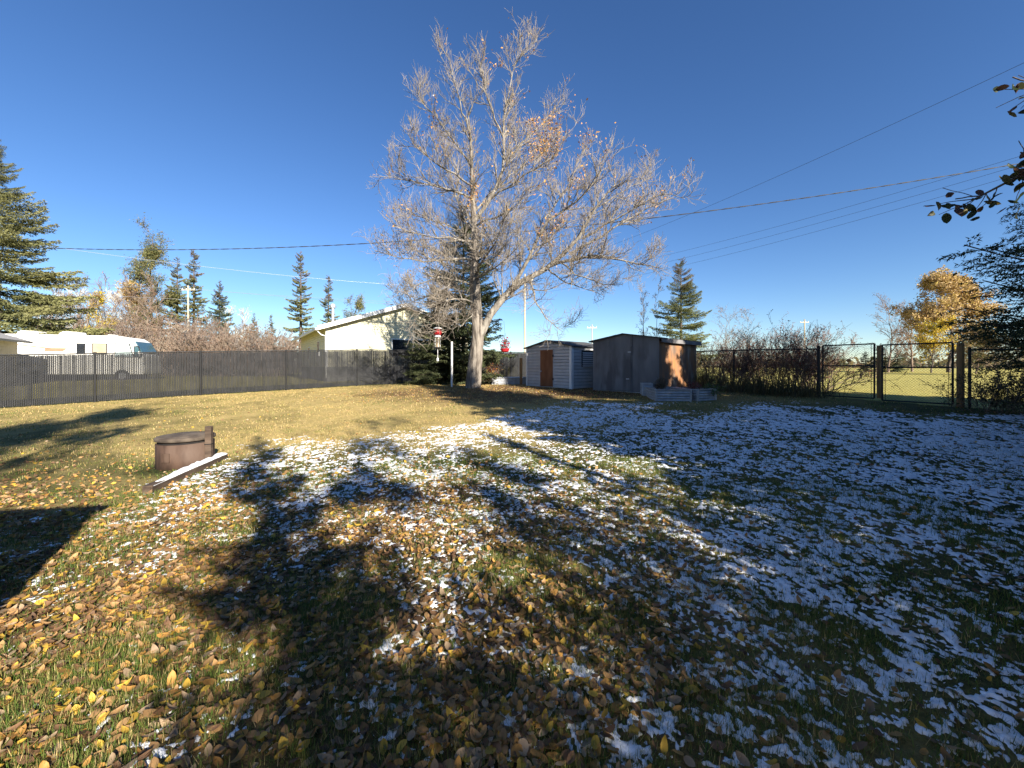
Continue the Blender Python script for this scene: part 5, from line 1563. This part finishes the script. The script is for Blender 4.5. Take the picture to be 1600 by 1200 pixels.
def leaf_geo(rng, pos, size=None, tilt=0.35, droop=False):
    n = len(pos)
    size = rng.uniform(0.055, 0.092, n) if size is None else size
    az = rng.uniform(0, 6.283, n)
    if droop:
        MM = rotm(az, rng.normal(0, 0.5, n), rng.uniform(0.1, 1.2, n))
    else:
        MM = rotm(az, rng.normal(0, tilt, n), rng.normal(0, tilt, n))
    var = rng.randint(0, len(LEAF), n)
    LV = np.stack([l[0] for l in LEAF])[var]
    V = np.einsum('nij,nkj->nki', MM, LV) * size[:, None, None] + pos[:, None, :]
    k = LV.shape[1]
    T = LEAF[0][1][None] + (np.arange(n) * k)[:, None, None]
    return V.reshape(-1, 3), T.reshape(-1, 3)
build_leaf_tree()
ls = bush_mesh(505, 2.9, 60, 0.6, 14000, 0.09, [(0.05, 0.065, 0.025), (0.08, 0.07, 0.03)], 0.005, stem_r=0.02, up=0.25)  # unseen shrubs, added only to darken the near part of the lawn
bush('leafy_shrub', 'man high leafy shrub added out of view to shade the near leaf litter', 'shrub', (4.9, -0.6, 0), ls, M['brush'])
bush('leafy_shrub', 'low leafy shrub added for shade between the slim spruce and the man high shrub', 'shrub', (3.8, -2.7, 0), ls, M['brush'], 1.0, 1.08)
bush('leafy_shrub', 'leafy shrub added out of view before the slim spruce to darken the near lawn', 'shrub', (2.75, -3.5, 0), ls, M['brush'], 5.1, (0.85, 0.85, 1.12))
bush('leafy_shrub', 'leafy shrub added for shade next to the unseen man high shrub', 'shrub', (4.8, -1.95, 0), ls, M['brush'], 3.3, 1.08)
tree('broadleaf_tree', 'thin crowned tree beside the slim spruce dappling the near lawn', (5.2, -3.75, 0), broadleaf(506, 7.2, 2.1, 3000, 0.10, [(0.12, 0.09, 0.03), (0.16, 0.12, 0.04)], lo=0.3, trunk_r=0.10, clump=1.3, n1=16, twr=0.008), M['darkbark'])
bush('leafy_shrub', 'second man high leafy shrub added for shade beside the shade spruces', 'shrub', (6.4, -0.1, 0), ls, M['brush'], 2.0, 0.95)  # another unseen shrub added to shade the near right lawn
# tall tree behind the house, its crown dapples the far left of the lawn
hm2 = broadleaf(510, 11.5, 3.0, 4200, 0.20, [(0.08, 0.08, 0.03), (0.14, 0.10, 0.04)], lo=0.55, trunk_r=0.14, clump=1.2, n1=16)
tree('broadleaf_tree', 'tall tree behind the house dappling the far end of the lawn', (1.6, -8.6, 0), hm2, M['darkbark'])

# ------------------------------------------------------------------ fallen leaves
def leaf_density(x, y):
    d = 1080 * np.exp(-np.clip((y - 2.6), 0, 9) ** 2 / 4.2) * sstep(1.9, -0.2, x - 0.16 * (y - 2)) 
    d = d * (0.30 + 1.4 * np.clip(1.3 * vnoise(x * 1.3, y * 1.3, 51) + 0.48 + 1.0 * vnoise(x * 3.5, y * 3.5, 52), 0, 1.3))
    d = d + 44 * sstep(5.0, 2.0, y) + 16 * sstep(9, 5, y)
    d = d + 9 * (x < -2) * sstep(14, 8, y)
    dt = np.hypot((x - TREE[0] - 1.0) / 1.5, y - TREE[1] + 1.0)
    d = d + 60 * sstep(5.5, 1.5, dt)
    return d + 1.2
LEAFC = [((0.37, 0.215, 0.09), 'tan'), ((0.19, 0.105, 0.055), 'brown'), ((0.52, 0.33, 0.05), 'yellow'), ((0.43, 0.225, 0.06), 'orange'), ((0.36, 0.255, 0.155), 'pale')]
LW = [0.30, 0.25, 0.13, 0.16, 0.16]
def ground_top(x, y):
    r = np.hypot(x, y)
    return gz(x, y) + 0.012 * vnoise(x * 5, y * 5, 8) * (r < 12) + np.maximum(snow_h(x, y), 0)
def scatter(rng, dens, rmax, amin, amax, n_try, rmin=1.25):
    a = rng.uniform(amin, amax, n_try); r = np.sqrt(rng.uniform(rmin ** 2, rmax ** 2, n_try))
    area = 0.5 * (amax - amin) * (rmax ** 2 - rmin ** 2)
    x = np.sin(a) * r; y = np.cos(a) * r
    keep = rng.rand(n_try) < dens(x, y) * area / n_try
    return x[keep], y[keep]
def build_leaves():
    rng = rs(600)
    xs, ys = [], []
    for (r0, r1, n) in ((1.25, 4.0, 30000), (4.0, 9.0, 60000), (9.0, 21.0, 60000)):
        x, y = scatter(rng, leaf_density, r1, R(-58), R(58), n, r0)
        xs.append(x); ys.append(y)
    x = np.concatenate(xs); y = np.concatenate(ys)
    ok = lot_inside(x, y); x, y = x[ok], y[ok]
    n = len(x)
    z = ground_top(x, y) + rng.uniform(0.000, 0.022, n)
    size = 0.024 + 0.052 * rng.beta(1.7, 1.7, n)
    ci = rng.choice(len(LEAFC), n, p=LW)
    # the 300 that show largest: nearest to the viewer, inside the view
    vis = (np.abs(x) < 1.27 * y) & (y > 1.52)
    score = np.where(vis, size / np.hypot(x, y), 0)
    top = np.argsort(-score)[:300]
    mask = np.ones(n, bool); mask[top] = False
    near = np.hypot(x, y) < 5.2
    k = len(LEAF[0][0])
    mk = mask & near
    V, T = leaf_geo(rng, np.stack([x, y, z], -1)[mk], size[mk], 0.27)
    c = np.array([l[0] for l in LEAFC])[ci[mk]] * rng.uniform(0.5, 1.3, (mk.sum(), 1))
    cc = np.repeat(c, k, axis=0).reshape(-1, k, 3)
    cc[:, 1::3] *= 0.86
    fk = mask & ~near
    V2, T2 = cards(rng, np.stack([x, y, z], -1)[fk], size[fk], 0.6, 0.72)
    c2 = np.array([l[0] for l in LEAFC])[ci[fk]] * rng.uniform(0.7, 1.25, (fk.sum(), 1))
    col = np.concatenate([cc.reshape(-1, 3), np.repeat(c2, 4, axis=0)])
    tag(link('leaf_litter', mk_mesh('leaf_litter', np.concatenate([V, V2]), [T, T2 + len(V)], smooth=True, col=np.clip(col, 0, 1)), M['dryleaf']), 'scattered tan and brown fallen leaves over the lawn', 'leaves', kind='stuff')
    # individuals share mesh data between alike leaves
    meshes = {}
    shape_word = ['flat', 'curled', 'arched', 'twisted', 'drooping', 'tightly curled']
    for i in top:
        v = rng.randint(len(LEAF)); c_i = ci[i]; sh = rng.randint(2)
        key = (v, c_i, sh)
        if key not in meshes:
            Vv, Tt = LEAF[v]
            base = np.array(LEAFC[c_i][0]) * (0.85 if sh else 1.12)
            cl = np.tile(base, (len(Vv), 1)); cl[1::3] *= 0.86
            meshes[key] = mk_mesh('fallen_leaf', Vv, [Tt], smooth=True, col=np.clip(cl, 0, 1))
        o = link('fallen_leaf', meshes[key], M['dryleaf'])
        o.location = (x[i], y[i], z[i]); s = size[i]; o.scale = (s, s * rng.uniform(0.9, 1.2), s)
        o.rotation_euler = (rng.normal(0, 0.26), rng.normal(0, 0.26), rng.uniform(0, 6.28))
        tag(o, '%s %s fallen leaf lying in the near leaf litter' % (shape_word[v], LEAFC[c_i][1]), 'leaf', '%s %s leaves in the near litter' % (shape_word[v], LEAFC[c_i][1]))
build_leaves()

# ------------------------------------------------------------------ grass blades
def build_grass():
    rng = rs(700)
    Xs = []; Ys = []; Hs = []; Ws = []
    for (r0, r1, dens, hgt, wd, nb, spread) in ((1.2, 3.2, 1700, 0.046, 0.0034, 8, 0.024), (3.2, 6.5, 760, 0.046, 0.0050, 6, 0.03), (6.5, 12.0, 110, 0.040, 0.010, 6, 0.06), (12.0, 22.0, 28, 0.042, 0.020, 6, 0.12)):
        def dn(x, y):
            return dens * np.clip(0.75 + 1.6 * vnoise(x * 1.7, y * 1.7, 71) + 0.9 * vnoise(x * 5, y * 5, 72), 0.08, 1.6)
        area = 0.5 * R(114) * (r1 ** 2 - r0 ** 2)
        x, y = scatter(rng, dn, r1, R(-57), R(57), int(dens * area * 1.7), r0)
        n = len(x)
        x = np.repeat(x, nb) + rng.normal(0, spread, n * nb); y = np.repeat(y, nb) + rng.normal(0, spread, n * nb)
        Xs.append(x); Ys.append(y); Hs.append(hgt * rng.uniform(0.5, 1.35, n * nb)); Ws.append(np.full(n * nb, wd))
    x = np.concatenate(Xs); y = np.concatenate(Ys); h = np.concatenate(Hs); w = np.concatenate(Ws)
    ok = lot_inside(x, y) & (y > 0.2)
    x, y, h, w = x[ok], y[ok], h[ok], w[ok]
    n = len(x)
    z = gz(x, y) + 0.012 * vnoise(x * 5, y * 5, 8) * (np.hypot(x, y) < 12) - 0.004
    az = rng.uniform(0, 6.283, n); tl = np.clip(np.abs(rng.normal(0.5, 0.35, n)), 0, 1.3)
    D = np.stack([np.cos(az) * np.sin(tl), np.sin(az) * np.sin(tl), np.cos(tl)], -1)
    S = np.stack([-np.sin(az), np.cos(az), np.zeros(n)], -1)
    b = np.stack([x, y, z], -1)
    V = np.stack([b - S * w[:, None] / 2, b + S * w[:, None] / 2, b + D * h[:, None]], 1).reshape(-1, 3)
    dry = 0.18 + 0.82 * sstep(6.3, 10.5, y - 0.35 * x + 2.2 * vnoise(x * 0.4, y * 0.4, 41))
    dry = dry * (1 - 0.5 * sstep(-3, -12, x) * sstep(16, 8, y))
    dry = np.where(x > 2.0, dry * 0.5, dry)
    isdry = rng.rand(n) < dry * np.clip(1.0 + 1.1 * vnoise(x * 1.1, y * 1.1, 47) + 0.9 * vnoise(x * 3.3, y * 3.3, 48), 0.15, 1)
    g = palette(rng, n, [(0.060, 0.115, 0.018), (0.11, 0.165, 0.028), (0.17, 0.175, 0.045)], None, 0.3)
    d = palette(rng, n, [(0.53, 0.39, 0.16), (0.44, 0.32, 0.12), (0.58, 0.44, 0.21), (0.32, 0.27, 0.09)], None, 0.25)
    c = np.where(isdry[:, None], d, g)
    c3 = np.repeat(c, 3, axis=0)
    me = mk_mesh('lawn_grass', V, [np.arange(n * 3).reshape(-1, 3)], col=c3)
    tag(link('lawn_grass', me, M['grass']), 'short green and straw coloured lawn grass', 'grass', kind='stuff')
build_grass()
